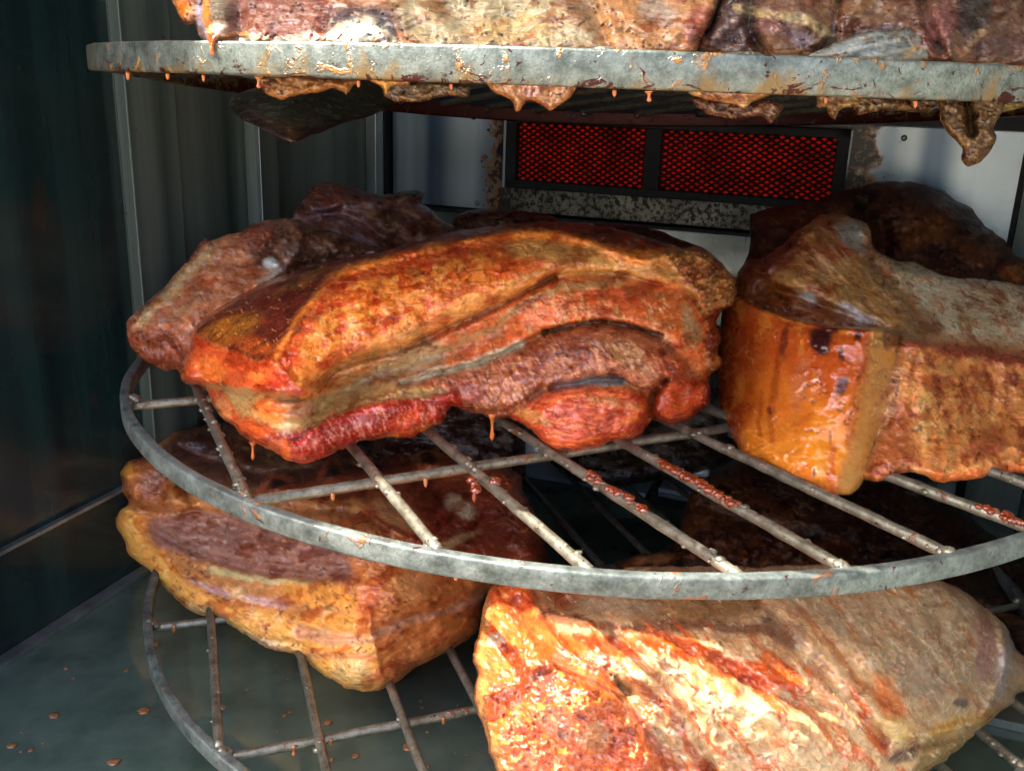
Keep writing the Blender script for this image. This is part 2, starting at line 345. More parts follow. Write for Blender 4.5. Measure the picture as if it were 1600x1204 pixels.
# ------------------------------------------------------------------ meat builder
def meat(name, outline, ctrl, thick=0.3, cell=3.0, rnd=(40, 0.10), feats=(), paint=(), base='b0602c', edge=3.0, rough=(0.010, 40), fine=(0.003, 9), gloss=0.3, parent=None, veins=(1.0, -20), glaze=1.0, warp=7, mott=0.25, seed=0, mat=None, gain=1.0, closed_step=5, edge_scale=22):
    c2 = []
    for c in ctrl:
        if len(c) == 4: c2.append((c[0], c[1], on_z(c[0], c[1], c[2] + c[3])[1]))
        else: c2.append(c)
    poly = smooth_poly(outline, True, closed_step)
    if edge:
        nx = fbm(uvn(poly[:, 0], poly[:, 1], edge_scale, seed=seed + 1), 4, .6); ny = fbm(uvn(poly[:, 0], poly[:, 1], edge_scale, seed=seed + 2), 4, .6)
        poly = poly + edge * 1.6 * np.c_[nx, ny]
    x0, y0 = poly.min(0) - cell * 2; x1, y1 = poly.max(0) + cell * 2
    gx = np.arange(x0, x1, cell); gy = np.arange(y0, y1, cell); nx_, ny_ = len(gx), len(gy)
    U, Vv = np.meshgrid(gx, gy); Q = np.c_[U.ravel(), Vv.ravel()]
    d, near = sdist(Q, poly); ins = (d > cell * 0.3).reshape(ny_, nx_)
    cells = ins[:-1, :-1] | ins[1:, :-1] | ins[:-1, 1:] | ins[1:, 1:]
    used = np.zeros((ny_, nx_), bool)
    used[:-1, :-1] |= cells; used[1:, :-1] |= cells; used[:-1, 1:] |= cells; used[1:, 1:] |= cells
    insf = ins.ravel(); idx = -np.ones(nx_ * ny_, int); uf = used.ravel(); idx[uf] = np.arange(uf.sum())
    P = np.where(insf[:, None], Q, near)[uf]; D = np.where(insf, d, 0)[uf]; bnd = ~insf[uf]
    u, v = P[:, 0], P[:, 1]
    Y = tps(c2, P)
    wr, dr = rnd; t = np.clip(D / wr, 0, 1); rf = np.sqrt(np.clip(1 - (1 - t) ** 2, 0, 1))
    Yf = Y + dr * (1 - rf)
    wu = u + warp * 1.5 * fbm(uvn(u, v, 38, seed=seed + 3), 4, .55); wv = v + warp * 1.5 * fbm(uvn(u, v, 38, seed=seed + 4), 4, .55)
    W = np.c_[wu, wv]; small = np.c_[u + 3 * fbm(uvn(u, v, 18, seed=seed + 5), 3), v + 3 * fbm(uvn(u, v, 18, seed=seed + 6), 3)]
    H = np.zeros(len(u)); fineamp = np.ones(len(u))
    for f in feats:
        k = f[0]
        if k == 'pil':                            # raised pillow: polygon, edge width, height
            s_, _ = sdist(small, smooth_poly(f[1], True, 8)); tt = np.clip(s_ / f[2], 0, 1); H += f[3] * np.sqrt(np.clip(1 - (1 - tt) ** 2, 0, 1))
        elif k == 'ln':                           # ridge (+) or groove (-) along a line: points, width, height
            s_, _ = seg_dist(small, smooth_poly(f[1], False, 8), False); H += f[3] * np.exp(-(s_ / f[2]) ** 2)
        elif k == 'el':
            a = math.radians(f[5]); du, dv = small[:, 0] - f[1], small[:, 1] - f[2]; p_ = (du * math.cos(a) + dv * math.sin(a)) / f[3]; q_ = (-du * math.sin(a) + dv * math.cos(a)) / f[4]
            H += f[6] * np.exp(-(p_ ** 2 + q_ ** 2))
        elif k == 'fib':                          # fibrous relief inside polygon: poly, angle, length, width, height
            s_, _ = sdist(W, smooth_poly(f[1], True, 10)); mk = sstep(-4, 14, s_)
            H += mk * f[5] * fbm(uvn(u + 8 * fbm(uvn(u, v, 50, seed=9), 2), v + 8 * fbm(uvn(u, v, 50, seed=19), 2), f[3], f[4], f[2], seed + 8), 3, .6, True)
        elif k == 'rough':                        # crusty lumps: poly, cell px, height
            s_, _ = sdist(W, smooth_poly(f[1], True, 10)); mk = sstep(-4, 14, s_); H += mk * f[3] * np.abs(fbm(uvn(u, v, f[2], seed=seed + 11), 4, .6)) * 2
        elif k == 'calm':
            s_, _ = sdist(W, smooth_poly(f[1], True, 10)); fineamp *= 1 - f[2] * sstep(-4, 14, s_)
    H += rough[0] * fbm(uvn(u, v, rough[1], seed=seed + 12), 4, .5) * (0.35 + 0.65 * fineamp)
    H += fine[0] * fbm(uvn(u, v, fine[1] * 2, seed=seed + 13), 3, .6, True) * fineamp
    wv2 = np.c_[u + 14 * fbm(uvn(u, v, 45, seed=seed + 51), 3), v + 14 * fbm(uvn(u, v, 45, seed=seed + 52), 3)]
    vein = sstep(.80, .97, 1 - np.abs(perlin(uvn(wv2[:, 0], wv2[:, 1], 34, 15, veins[1], seed + 53))) * 2.2) * sstep(-.1, .25, perlin(uvn(u, v, 60, seed=seed + 54)))
    crk = sstep(.86, .98, 1 - np.abs(perlin(uvn(wv2[:, 0], wv2[:, 1], 26, 13, veins[1] + 15, seed + 55))) * 2.2) * sstep(0, .3, perlin(uvn(u, v, 50, seed=seed + 56)))
    H += veins[0] * fineamp * (.004 * vein - .006 * crk) + .0009 * fineamp * fbm(uvn(wv2[:, 0], wv2[:, 1], 9, seed=seed + 57), 2, .6, True)
    fade = np.clip(D / 6, 0, 1); Yf = Yf - H * fade
    # colour
    col = np.tile(hexc(base), (len(u), 1)); G = np.full(len(u), float(gloss))
    def put(mk, h, al):
        nonlocal col
        mk = np.clip(mk * al, 0, 1)[:, None]; col = col * (1 - mk) + hexc(h) * mk
    for fi, f in enumerate(paint):
        k = f[0]
        if k == 'P': s_, _ = sdist(W, smooth_poly(f[1], True, 10)); put(sstep(-f[2], f[2], s_), f[3], f[4])
        elif k == 'L': s_, _ = seg_dist(W, smooth_poly(f[1], False, 10), False); put(1 - sstep(f[2] * .4, f[2], s_), f[3], f[4])
        elif k == 'E':
            a = math.radians(f[5]); du, dv = W[:, 0] - f[1], W[:, 1] - f[2]; p_ = (du * math.cos(a) + dv * math.sin(a)) / f[3]; q_ = (-du * math.sin(a) + dv * math.cos(a)) / f[4]
            rr = np.sqrt(p_ ** 2 + q_ ** 2); put(1 - sstep(.55, 1.1, rr), f[6], f[7])
        elif k == 'N':                            # mottles: poly|None, L, W, ang, lo, hi, colour, alpha
            mk = 1.0
            if f[1] is not None: s_, _ = sdist(W, smooth_poly(f[1], True, 10)); mk = sstep(-5, 12, s_)
            n_ = fbm(uvn(u, v, f[2], f[3], f[4], seed + 40 + fi), 5, .6)
            put(sstep(f[5][0], f[5][1], n_) * mk, f[6], f[7])
        elif k == 'G': s_, _ = sdist(W, smooth_poly(f[1], True, 10)); mk = sstep(-5, 12, s_); G = G * (1 - mk) + f[2] * mk
    mo = fbm(uvn(u, v, 30, seed=seed + 21), 5, .65)
    gz = sstep(.06, .22, fbm(uvn(wv2[:, 0], wv2[:, 1], 55, 26, veins[1], seed + 61), 5, .62))[:, None] * glaze; col = col * (1 - gz * np.array([.38, .62, .72]))
    m2 = fbm(uvn(u, v, 11, seed=seed + 22), 3, .7); m3 = fbm(uvn(u, v, 22, 7, 20, seed=seed + 23), 3, .6)
    col = col * np.clip(1 + mott * (1.5 * mo + 0.55 * m2), .3, 1.9)[:, None]
    col = col * gain
    va = (veins[0] * .5 * vein * fineamp)[:, None]; col = col * (1 - va) + (col * 1.5 + np.array([.10, .07, .035])) * va; col = col * (1 - .6 * veins[0] * crk * fineamp)[:, None]
    warm = np.clip(mott * 1.4 * m3, -.5, .5)[:, None]; col = col * (1 + warm * np.array([.5, 0, -.6]))
    front = CAM + ray(u, v) * ((Yf - CAM[1]) / ray(u, v)[:, 1])[:, None]
    tb = np.clip(D / max(wr * 1.3, 30), 0, 1); rb = np.sqrt(np.clip(1 - (1 - tb) ** 2, 0, 1))
    Yb = Y + dr + thick * rb + 0.02 * fbm(uvn(u, v, 60, seed=seed + 31), 3) * rb
    back = CAM + ray(u, v) * ((Yb - CAM[1]) / ray(u, v)[:, 1])[:, None]
    nb = len(u); bi = np.where(bnd, np.arange(nb), -1); k2 = np.cumsum(~bnd) - 1 + nb; bi = np.where(bnd, bi, k2)
    V3 = np.r_[front, back[~bnd]]; col3 = np.r_[col, col[~bnd]]; G3 = np.r_[G, G[~bnd]]
    I = idx.reshape(ny_, nx_); cy_, cx_ = np.nonzero(cells)
    q = np.c_[I[cy_, cx_], I[cy_ + 1, cx_], I[cy_ + 1, cx_ + 1], I[cy_, cx_ + 1]]
    Fq = np.r_[q, bi[q][:, ::-1]]
    o = np_mesh(name, V3, Fq, mat or MEAT, parent, True, np.clip(col3, 0.003, .95), np.clip(G3, .05, 1))
    return o

# ------------------------------------------------------------------ meat on the middle rack
ZM = 0.0
m1 = meat('belly_slab', [(283,590),(292,560),(298,530),(302,512),(330,488),(385,455),(450,428),(520,408),(600,392),(660,375),(710,362),(760,354),(830,348),(880,346),(930,351),(980,361),(1030,377),(1062,387),(1085,384),(1112,396),(1132,415),(1148,434),(1152,462),(1144,478),(1126,488),(1119,502),(1128,528),(1121,548),(1129,566),(1111,588),(1112,618),(1104,636),(1086,648),(1072,660),(1048,664),(1022,652),(1010,664),(1000,680),(975,690),(958,688),(940,698),(900,706),(866,703),(845,690),(830,672),(800,655),(770,650),(735,645),(706,634),(698,650),(688,662),(665,672),(640,683),(600,684),(560,690),(535,702),(500,717),(470,725),(447,718),(435,708),(410,697),(385,685),(365,668),(345,650),(327,622),(320,604),(300,600)],
  [(880,346,-.18),(700,370,-.2),(520,410,-.22),(385,455,-.3),(302,512,-.38),(285,590,-.42),(320,604,-.44),(422,560,-.62),(484,617,-.66),(449,524,-.56),(477,481,-.48),(531,426,-.36),(590,407,-.32),(687,383,-.28),(858,361,-.24),(970,396,-.28),(1040,389,-.24),(1150,440,-.16),(1100,490,-.32),(1110,600,-.38),(600,470,-.46),(760,430,-.42),(865,431,-.4),(640,539,-.5),(540,600,-.55),(600,640,-.62),(440,668,-.72),(340,620,-.48),(470,722,ZM,0),(600,685,ZM,0),(690,665,-.52),(740,560,-.46),(800,500,-.42),(900,560,-.5),(900,640,-.56),(900,706,ZM,0),(1060,560,-.44),(1070,660,ZM,0),(800,650,-.53)],
  thick=.36, cell=2.2, rnd=(22,.05), gain=1.18, veins=(.7,-22), edge=3.2, rough=(.012,34), fine=(.0016,7), gloss=.27, warp=7, mott=.3, seed=1, base='b4682e',
  feats=[('pil',[(270,600),(280,480),(450,400),(700,340),(1000,330),(1170,380),(1175,500),(1100,491),(1089,470),(1068,452),(1022,442),(970,428),(917,426),(865,431),(816,456),(760,484),(690,512),(640,539),(590,551),(531,570),(492,598),(484,620),(453,625),(414,619),(356,614),(318,602)],34,.06),
    ('pil',[(690,516),(760,490),(816,460),(865,436),(917,431),(970,433),(1022,446),(1068,456),(1092,478),(1100,500),(1096,560),(1050,540),(1005,514),(970,505),(893,508),(851,519),(816,536),(777,554),(725,571),(672,580),(640,575)],30,.02),
    ('pil',[(625,608),(672,590),(725,578),(777,560),(816,543),(851,526),(893,516),(935,508),(1000,516),(1050,545),(1080,580),(1060,610),(998,606),(970,592),(935,591),(900,598),(861,606),(830,640),(800,655),(735,648),(700,635),(660,625)],34,.03),
    ('pil',[(815,640),(850,612),(900,602),(960,598),(1005,612),(1012,640),(1000,680),(955,692),(900,712),(850,705),(815,672)],26,.05),
    ('pil',[(1015,640),(1030,600),(1070,590),(1115,600),(1125,630),(1080,668),(1030,662)],20,.045),
    ('pil',[(330,625),(453,690),(492,666),(531,643),(609,623),(668,619),(715,612),(720,650),(660,690),(540,720),(460,740),(360,690)],12,.03),
    ('ln',[(422,562),(449,524),(477,481),(531,426),(590,407),(687,383),(795,363),(858,361),(917,375),(970,396),(1005,407),(1040,400)],8,.018),
    ('ln',[(422,562),(450,590),(484,615)],9,.012),('ln',[(505,628),(560,602),(640,572),(720,545),(790,515)],17,-.035),('ln',[(360,640),(430,648),(500,640)],10,-.02),('ln',[(300,592),(356,606),(414,610),(470,612)],9,.022),
    ('ln',[(318,602),(414,618),(484,620),(531,572),(640,541),(760,486),(865,433)],5,-.02),
    ('ln',[(851,519),(893,508),(935,503),(970,507),(1033,524)],4,-.04),
    ('ln',[(625,600),(725,573),(777,557),(851,521)],4,-.02),
    ('ln',[(861,606),(900,599),(935,593),(970,594)],4,-.03),
    ('ln',[(1014,660),(1020,620),(1040,596)],5,-.05),
    ('ln',[(735,648),(800,640),(850,606)],6,-.02),
    ('fib',[(430,600),(500,480),(700,400),(850,380),(950,420),(800,450),(640,530),(540,580)],-70,16,6,.002),
    ('fib',[(640,600),(760,500),(900,440),(1060,460),(1090,540),(900,520),(760,570),(700,640),(800,640)],70,22,6,.002),
    ('fib',[(640,600),(860,530),(1040,540),(1060,600),(860,610),(800,655),(680,640)],62,28,7,.0035),
    ('fib',[(815,640),(900,602),(1005,612),(1000,690),(900,712),(830,690)],-6,60,6,.006),
    ('fib',[(1015,640),(1060,590),(1115,600),(1110,650),(1030,662)],15,40,5,.009),
    ('fib',[(430,680),(700,612),(715,650),(540,720),(440,720)],70,18,4,.006),
    ('rough',[(1030,395),(1100,370),(1170,420),(1160,560),(1140,660),(1090,650),(1100,560),(1090,470),(1060,430)],13,.045),
    ('rough',[(540,690),(640,672),(700,650),(690,680),(560,705)],12,.02),
    ('calm',[(300,515),(385,450),(520,400),(700,360),(850,345),(970,360),(1030,385),(960,392),(858,358),(687,380),(531,422),(477,478),(422,558),(340,540)],.75),
    ('calm',[(500,620),(560,590),(700,540),(690,575),(620,610),(560,640),(480,650)],.6)],
  paint=[('P',[(270,600),(280,480),(450,400),(700,340),(1000,330),(1170,380),(1175,500),(1100,491),(1068,452),(1022,442),(970,428),(917,426),(865,431),(816,456),(760,484),(690,512),(640,539),(590,551),(531,570),(492,598),(484,620),(414,619),(318,602)],4,'e27c2c',1),
    ('N',[(430,600),(500,450),(700,390),(900,380),(980,410),(860,440),(640,540),(490,610)],34,20,-30,(.0,.12),'b8340e',.8),
    ('N',[(430,600),(500,450),(700,390),(900,380),(980,410),(860,440),(640,540),(490,610)],18,10,-40,(.08,.2),'eea050',.75),
    ('L',[(500,600),(560,565),(640,525),(760,470),(865,422),(1000,425)],20,'c58c48',.75),
    ('L',[(430,600),(470,520),(530,445),(600,425),(690,400),(790,378)],16,'a82c10',.7),
    ('E',(760),430,70,30,-20,'e87a2c',.6),('E',860,395,90,22,5,'cf9a54',.7),('E',930,400,60,18,15,'c89652',.6),('E',810,418,60,14,-10,'d8481c',.55),
    ('P',[(300,518),(310,505),(385,450),(520,400),(700,355),(850,340),(970,355),(1040,378),(1040,392),(960,388),(858,358),(687,379),(590,402),(531,420),(477,476),(449,520),(422,556),(400,566),(340,542)],8,'5c1c10',1),
    ('E',360,515,60,24,-20,'a86418',.6),('E',395,540,45,18,10,'9c4412',.8),('E',470,440,60,10,-28,'74481c',.7),('L',[(600,395),(700,362),(830,350),(960,360),(1030,382)],10,'88260e',.8),
    ('N',[(300,518),(385,450),(520,400),(560,410),(449,520),(400,566)],34,7,-35,(.0,.35),'3c120c',.6),
    ('P',[(285,600),(300,520),(340,542),(400,566),(422,560),(450,590),(484,617),(414,620),(318,605)],4,'b8421a',.9),
    ('E',330,575,30,18,20,'d86c22',.7),('E',440,606,40,14,5,'8c1c12',.7),('E',400,585,18,10,5,'e07830',.6),
    ('P',[(1040,392),(1080,378),(1170,400),(1165,500),(1100,492),(1068,452),(1000,430),(1010,405)],6,'bd8040',.9),('N',[(1030,392),(1080,378),(1170,400),(1165,500),(1100,492),(1068,452)],16,10,30,(.0,.2),'87340f',.85),
    ('P',[(690,516),(760,490),(816,460),(865,436),(970,433),(1068,456),(1100,500),(1100,580),(1050,540),(1005,514),(893,508),(851,519),(777,554),(672,580),(600,590)],4,'c8602a',1),
    ('E',960,465,70,26,8,'c04a22',.7),('E',640,560,80,22,-22,'b08a58',.95),('E',740,530,60,18,-25,'ab6c48',.6),('E',1080,510,16,40,-15,'a88456',.9),('N',[(690,516),(865,436),(1068,456),(1100,560),(900,508),(700,570)],24,7,70,(.1,.22),'cf9c60',.6),
    ('L',[(690,545),(750,520),(830,470),(870,450),(970,440)],9,'b08a54',.7),
    ('P',[(600,610),(672,588),(777,558),(893,514),(1000,514),(1060,550),(1110,620),(998,606),(935,591),(861,606),(830,640),(800,660),(700,640)],4,'98502e',1),
    ('E',900,540,60,22,0,'7c4430',.7),('E',830,570,50,20,-30,'7a3428',.7),('E',720,610,40,20,0,'9c4a38',.8),('E',990,560,60,20,30,'9a6a3c',.7),('E',1040,570,40,24,20,'a4401c',.8),
    ('L',[(600,596),(630,602),(672,582),(725,571),(777,554),(816,536)],9,'cfc098',.9),('L',[(560,600),(620,585),(690,560)],14,'9a8058',.7),
    ('N',[(640,600),(860,530),(1040,540),(1060,600),(860,610),(800,655),(680,640)],30,8,62,(.05,.2),'c88458',.65),
    ('N',[(640,600),(860,530),(1040,540),(1060,600),(860,610),(800,655),(680,640)],22,7,62,(.12,.24),'521c1a',.65),
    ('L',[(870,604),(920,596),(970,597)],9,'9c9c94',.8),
    ('P',[(800,650),(850,612),(900,602),(1005,612),(1012,640),(1000,700),(900,720),(820,690)],4,'b8401e',1),('N',[(815,640),(900,602),(1005,612),(1000,690),(900,712),(830,690)],50,6,-6,(.03,.18),'e27434',.7),('E',830,650,40,12,20,'bb7c40',.8),('E',960,630,50,10,10,'c88048',.6),
    ('P',[(1012,645),(1030,600),(1070,588),(1120,600),(1125,630),(1080,670),(1030,664)],4,'b0421c',1),('E',1115,520,16,50,0,'8a2c18',.8),
    ('P',[(318,600),(490,622),(560,596),(640,600),(700,612),(668,619),(609,623),(531,643),(492,666),(445,690)],4,'a67e48',1),('E',545,625,60,18,-18,'a08048',.8),('E',420,640,34,24,10,'e07024',.8),('E',470,640,26,14,-10,'bf7c5c',.6),
    ('P',[(318,606),(345,612),(380,650),(445,680),(445,730),(330,650)],4,'b04016',.9),('E',350,640,14,22,-20,'c88448',.6),
    ('P',[(440,684),(492,665),(531,643),(609,623),(668,619),(720,612),(710,680),(540,725),(440,735)],4,'9c1e12',1),('E',650,650,50,18,-15,'cc4214',.8),('L',[(445,690),(445,720)],12,'d86018',.8),('E',580,655,60,14,-20,'7c1614',.7),('L',[(540,700),(600,685),(690,665)],7,'cf6c20',.8),('N',[(440,684),(531,643),(668,619),(710,660),(540,715)],14,5,70,(.1,.22),'dc907c',.65),
    ('L',[(851,519),(893,509),(935,504),(970,507),(1033,524)],4,'2c241c',.8),  # dark line painted along the open slit, deepening its shade
    ('N',None,20,14,0,(.22,.4),'6e1a0e',.55),('N',None,12,5,30,(.25,.4),'e8a860',.45),
    ('G',[(300,515),(385,450),(520,400),(700,360),(850,345),(1030,385),(858,358),(687,380),(531,422),(422,558),(340,540)],.18)])
tag(m1, 'orange-red folded belly slab with dark glossy skin, resting in the centre of the middle rack', 'meat', 'roast meats on the racks')

m2 = meat('rib_roast', [(198,504),(212,488),(258,446),(300,398),(318,371),(328,375),(352,368),(375,362),(400,350),(430,341),(461,344),(484,350),(531,364),(570,379),(629,395),(680,380),(680,430),(600,480),(440,560),(330,610),(300,604),(283,594),(277,578),(258,580),(238,570),(219,559),(205,545),(199,526)],
  [(198,510,-.22),(318,371,.0),(430,341,.05),(600,390,.05),(260,450,-.1),(250,560,-.3),(278,580,ZM,0),(300,500,-.24),(400,430,-.12),(330,600,-.36),(600,470,-.05),(500,390,-.02)],
  thick=.3, cell=3, rnd=(20,.04), edge=3, rough=(.016,40), fine=(.004,9), gain=1.25, gloss=.26, base='b87048', seed=31, mott=.35,
  feats=[('ln',[(205,510),(300,410),(325,380)],7,.014),('ln',[(461,344),(470,380),(440,420),(400,445)],9,.03),('el',450,385,28,18,30,.04),('el',520,385,34,14,20,.03),('ln',[(470,420),(540,400),(620,410)],7,-.03),('ln',[(205,535),(260,520),(290,560)],6,-.02),('fib',[(200,520),(330,480),(400,560),(280,600)],75,26,7,.012),('rough',[(410,350),(640,380),(600,430),(420,430)],26,.03),('el',424,408,12,8,20,.03)],
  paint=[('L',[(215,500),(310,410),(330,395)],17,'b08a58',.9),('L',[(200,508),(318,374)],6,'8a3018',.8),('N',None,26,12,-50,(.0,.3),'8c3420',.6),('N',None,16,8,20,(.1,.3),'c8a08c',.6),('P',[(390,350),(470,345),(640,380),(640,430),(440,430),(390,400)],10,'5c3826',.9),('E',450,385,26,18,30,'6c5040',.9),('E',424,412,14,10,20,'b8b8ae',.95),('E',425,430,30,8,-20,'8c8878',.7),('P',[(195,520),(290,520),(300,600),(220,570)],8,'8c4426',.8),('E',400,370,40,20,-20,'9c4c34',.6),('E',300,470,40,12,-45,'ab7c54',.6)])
tag(m2, 'brown roast with pale cut edge and bone knob, left behind the belly slab', 'meat', 'roast meats on the racks')

m3 = meat('dark_roast', [(457,342),(463,330),(469,321),(480,302),(492,287),(512,284),(551,291),(590,305),(609,301),(648,297),(663,303),(656,316),(670,325),(687,340),(722,364),(740,420),(620,440),(520,400)],
  [(457,342,.28),(492,287,.4),(650,300,.45),(722,364,.42),(600,360,.28),(560,430,.22),(520,340,.25)],
  thick=.3, cell=3.4, rnd=(22,.05), edge=2.5, rough=(.02,40), gain=1.3, gloss=.26, base='6a3a2a', seed=41, mott=.4,
  feats=[('ln',[(457,345),(540,335),(600,370),(640,390)],8,-.04),('el',560,315,36,12,10,.03),('el',635,308,26,8,-5,.04),('ln',[(540,320),(620,330),(690,360)],6,-.02),('el',600,345,30,22,60,.03),('fib',None or [(470,345),(600,330),(700,370),(600,400)],30,40,8,.01)],
  paint=[('P',[(480,290),(590,295),(600,312),(520,320),(480,310)],6,'6e3420',.9),('N',None,24,10,20,(.0,.3),'6c5868',.55),('E',635,306,30,8,-3,'54381e',.9),('E',585,300,10,5,0,'94641e',.6),('E',600,350,40,20,40,'74563c',.7),('E',500,330,40,14,10,'4c1c1c',.8),('N',None,16,7,20,(.2,.35),'a09088',.5)])
tag(m3, 'dark brown knobbly roast at the back left, below the hanging slab corner', 'meat', 'roast meats on the racks')
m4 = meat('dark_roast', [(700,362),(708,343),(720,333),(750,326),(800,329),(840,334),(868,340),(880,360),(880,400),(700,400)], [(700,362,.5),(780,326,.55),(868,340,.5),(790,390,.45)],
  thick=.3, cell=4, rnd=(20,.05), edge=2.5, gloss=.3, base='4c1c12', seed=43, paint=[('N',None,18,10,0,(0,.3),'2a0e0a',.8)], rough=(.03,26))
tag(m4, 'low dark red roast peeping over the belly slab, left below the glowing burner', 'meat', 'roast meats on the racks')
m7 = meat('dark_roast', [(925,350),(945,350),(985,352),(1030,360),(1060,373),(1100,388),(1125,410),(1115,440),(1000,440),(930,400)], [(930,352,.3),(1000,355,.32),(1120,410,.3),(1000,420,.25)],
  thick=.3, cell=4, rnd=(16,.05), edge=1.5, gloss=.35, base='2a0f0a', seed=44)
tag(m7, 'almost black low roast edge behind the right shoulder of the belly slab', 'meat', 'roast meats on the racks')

# skin-on roast at the right: flesh body and rind block
r5 = empty('skin_on_roast'); tag(r5, 'large roast with smooth orange rind block and pale fatty top', 'meat', 'roast meats on the racks')
meat('flesh', [(1132,500),(1138,465),(1152,430),(1168,408),(1195,400),(1221,384),(1238,366),(1256,354),(1282,336),(1318,336),(1357,351),(1364,384),(1397,406),(1432,411),(1476,431),(1520,435),(1564,439),(1600,446),(1700,465),(1720,600),(1700,735),(1600,738),(1575,739),(1520,748),(1476,754),(1455,748),(1436,740),(1419,737),(1397,745),(1371,753),(1350,748),(1300,740),(1200,690),(1140,620)],
  [(1150,430,-.1),(1300,340,.0),(1357,351,.02),(1240,420,-.2),(1320,470,-.3),(1388,520,-.38),(1450,480,-.2),(1600,446,.02),(1700,470,.1),(1500,545,-.34),(1600,569,-.3),(1428,534,-.46),(1430,640,-.52),(1550,640,-.38),(1371,750,ZM,0),(1476,752,ZM,0),(1600,736,ZM,0),(1700,735,ZM,0),(1200,690,-.3),(1180,550,-.2)],
  thick=.4, cell=2.8, rnd=(24,.05), edge=3, rough=(.016,42), fine=(.003,8), gloss=.3, gain=1.25, veins=(1.2,30), base='a4683a', seed=51, parent=r5, mott=.28,
  feats=[('ln',[(1412,534),(1500,552),(1600,568),(1700,580)],12,.02),('ln',[(1360,400),(1420,470),(1440,530)],7,-.02),('fib',[(1230,400),(1300,345),(1350,400),(1440,500),(1400,530),(1300,480)],50,60,8,.012),('el',1245,440,34,24,20,.04),('el',1290,390,34,24,-30,.03),('ln',[(1190,450),(1240,460),(1300,485),(1390,515)],8,-.03),('ln',[(1200,420),(1230,390),(1270,360)],7,.02),
    ('ln',[(1470,740),(1490,700),(1530,690),(1590,700)],7,.014),('el',1540,710,40,26,-20,.025),('fib',[(1412,540),(1600,570),(1700,600),(1700,730),(1400,740)],85,30,14,.003),('ln',[(1440,720),(1425,650),(1432,560)],7,-.012),('calm',[(1460,440),(1600,450),(1600,545),(1500,540)],.6),('ln',[(1345,360),(1366,384),(1345,395)],5,.02)],
  paint=[('P',[(1130,500),(1150,420),(1200,395),(1260,360),(1240,400),(1190,450),(1160,480)],8,'5c1e10',.95),('P',[(1150,450),(1200,435),(1260,459),(1330,482),(1400,515),(1400,530),(1250,500),(1160,480)],5,'6a3010',.95),('E',1225,455,40,12,15,'9a5e22',.7),
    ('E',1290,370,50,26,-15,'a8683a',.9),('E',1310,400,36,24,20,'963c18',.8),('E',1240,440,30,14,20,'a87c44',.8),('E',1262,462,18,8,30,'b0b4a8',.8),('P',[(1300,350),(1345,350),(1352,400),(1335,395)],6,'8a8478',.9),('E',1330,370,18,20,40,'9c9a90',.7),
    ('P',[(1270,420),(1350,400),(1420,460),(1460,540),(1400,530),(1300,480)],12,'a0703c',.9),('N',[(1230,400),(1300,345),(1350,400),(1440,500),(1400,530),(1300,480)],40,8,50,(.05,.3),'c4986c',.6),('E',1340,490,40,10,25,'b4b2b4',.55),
    ('P',[(1370,410),(1440,415),(1600,450),(1700,470),(1700,560),(1560,530),(1470,520),(1420,460)],14,'d8bc94',.95),('N',[(1370,410),(1440,415),(1600,450),(1700,470),(1700,560),(1560,530),(1470,520)],34,16,15,(.05,.35),'d4ccac',.8),('E',1520,500,40,14,10,'b49a68',.6),('N',[(1370,410),(1440,415),(1600,450),(1700,470),(1700,560),(1560,530),(1470,520)],26,12,20,(.08,.22),'b06a34',.7),('E',1420,420,40,12,10,'9a8462',.8),('E',1450,500,40,14,40,'a56c38',.7),
    ('L',[(1420,540),(1500,548),(1600,566),(1700,580)],14,'94301a',.8),
    ('P',[(1412,545),(1500,560),(1600,575),(1700,590),(1720,750),(1400,760),(1350,750),(1400,640)],6,'c87a3c',1),('N',[(1412,545),(1600,575),(1720,750),(1350,750)],40,16,80,(.0,.3),'7e2c12',.8),('N',[(1412,545),(1600,575),(1720,750),(1350,750)],26,14,85,(.05,.3),'c79250',.7),
    ('P',[(1350,755),(1380,680),(1405,620),(1425,680),(1425,745)],8,'9c4e26',.85),('E',1445,650,16,60,5,'bf8a48',.8),('L',[(1462,745),(1500,745),(1600,730)],12,'b85014',.8),('E',1545,700,36,18,-20,'8c3a1e',.8),('N',None,14,7,20,(.2,.38),'5a1a0c',.5)])
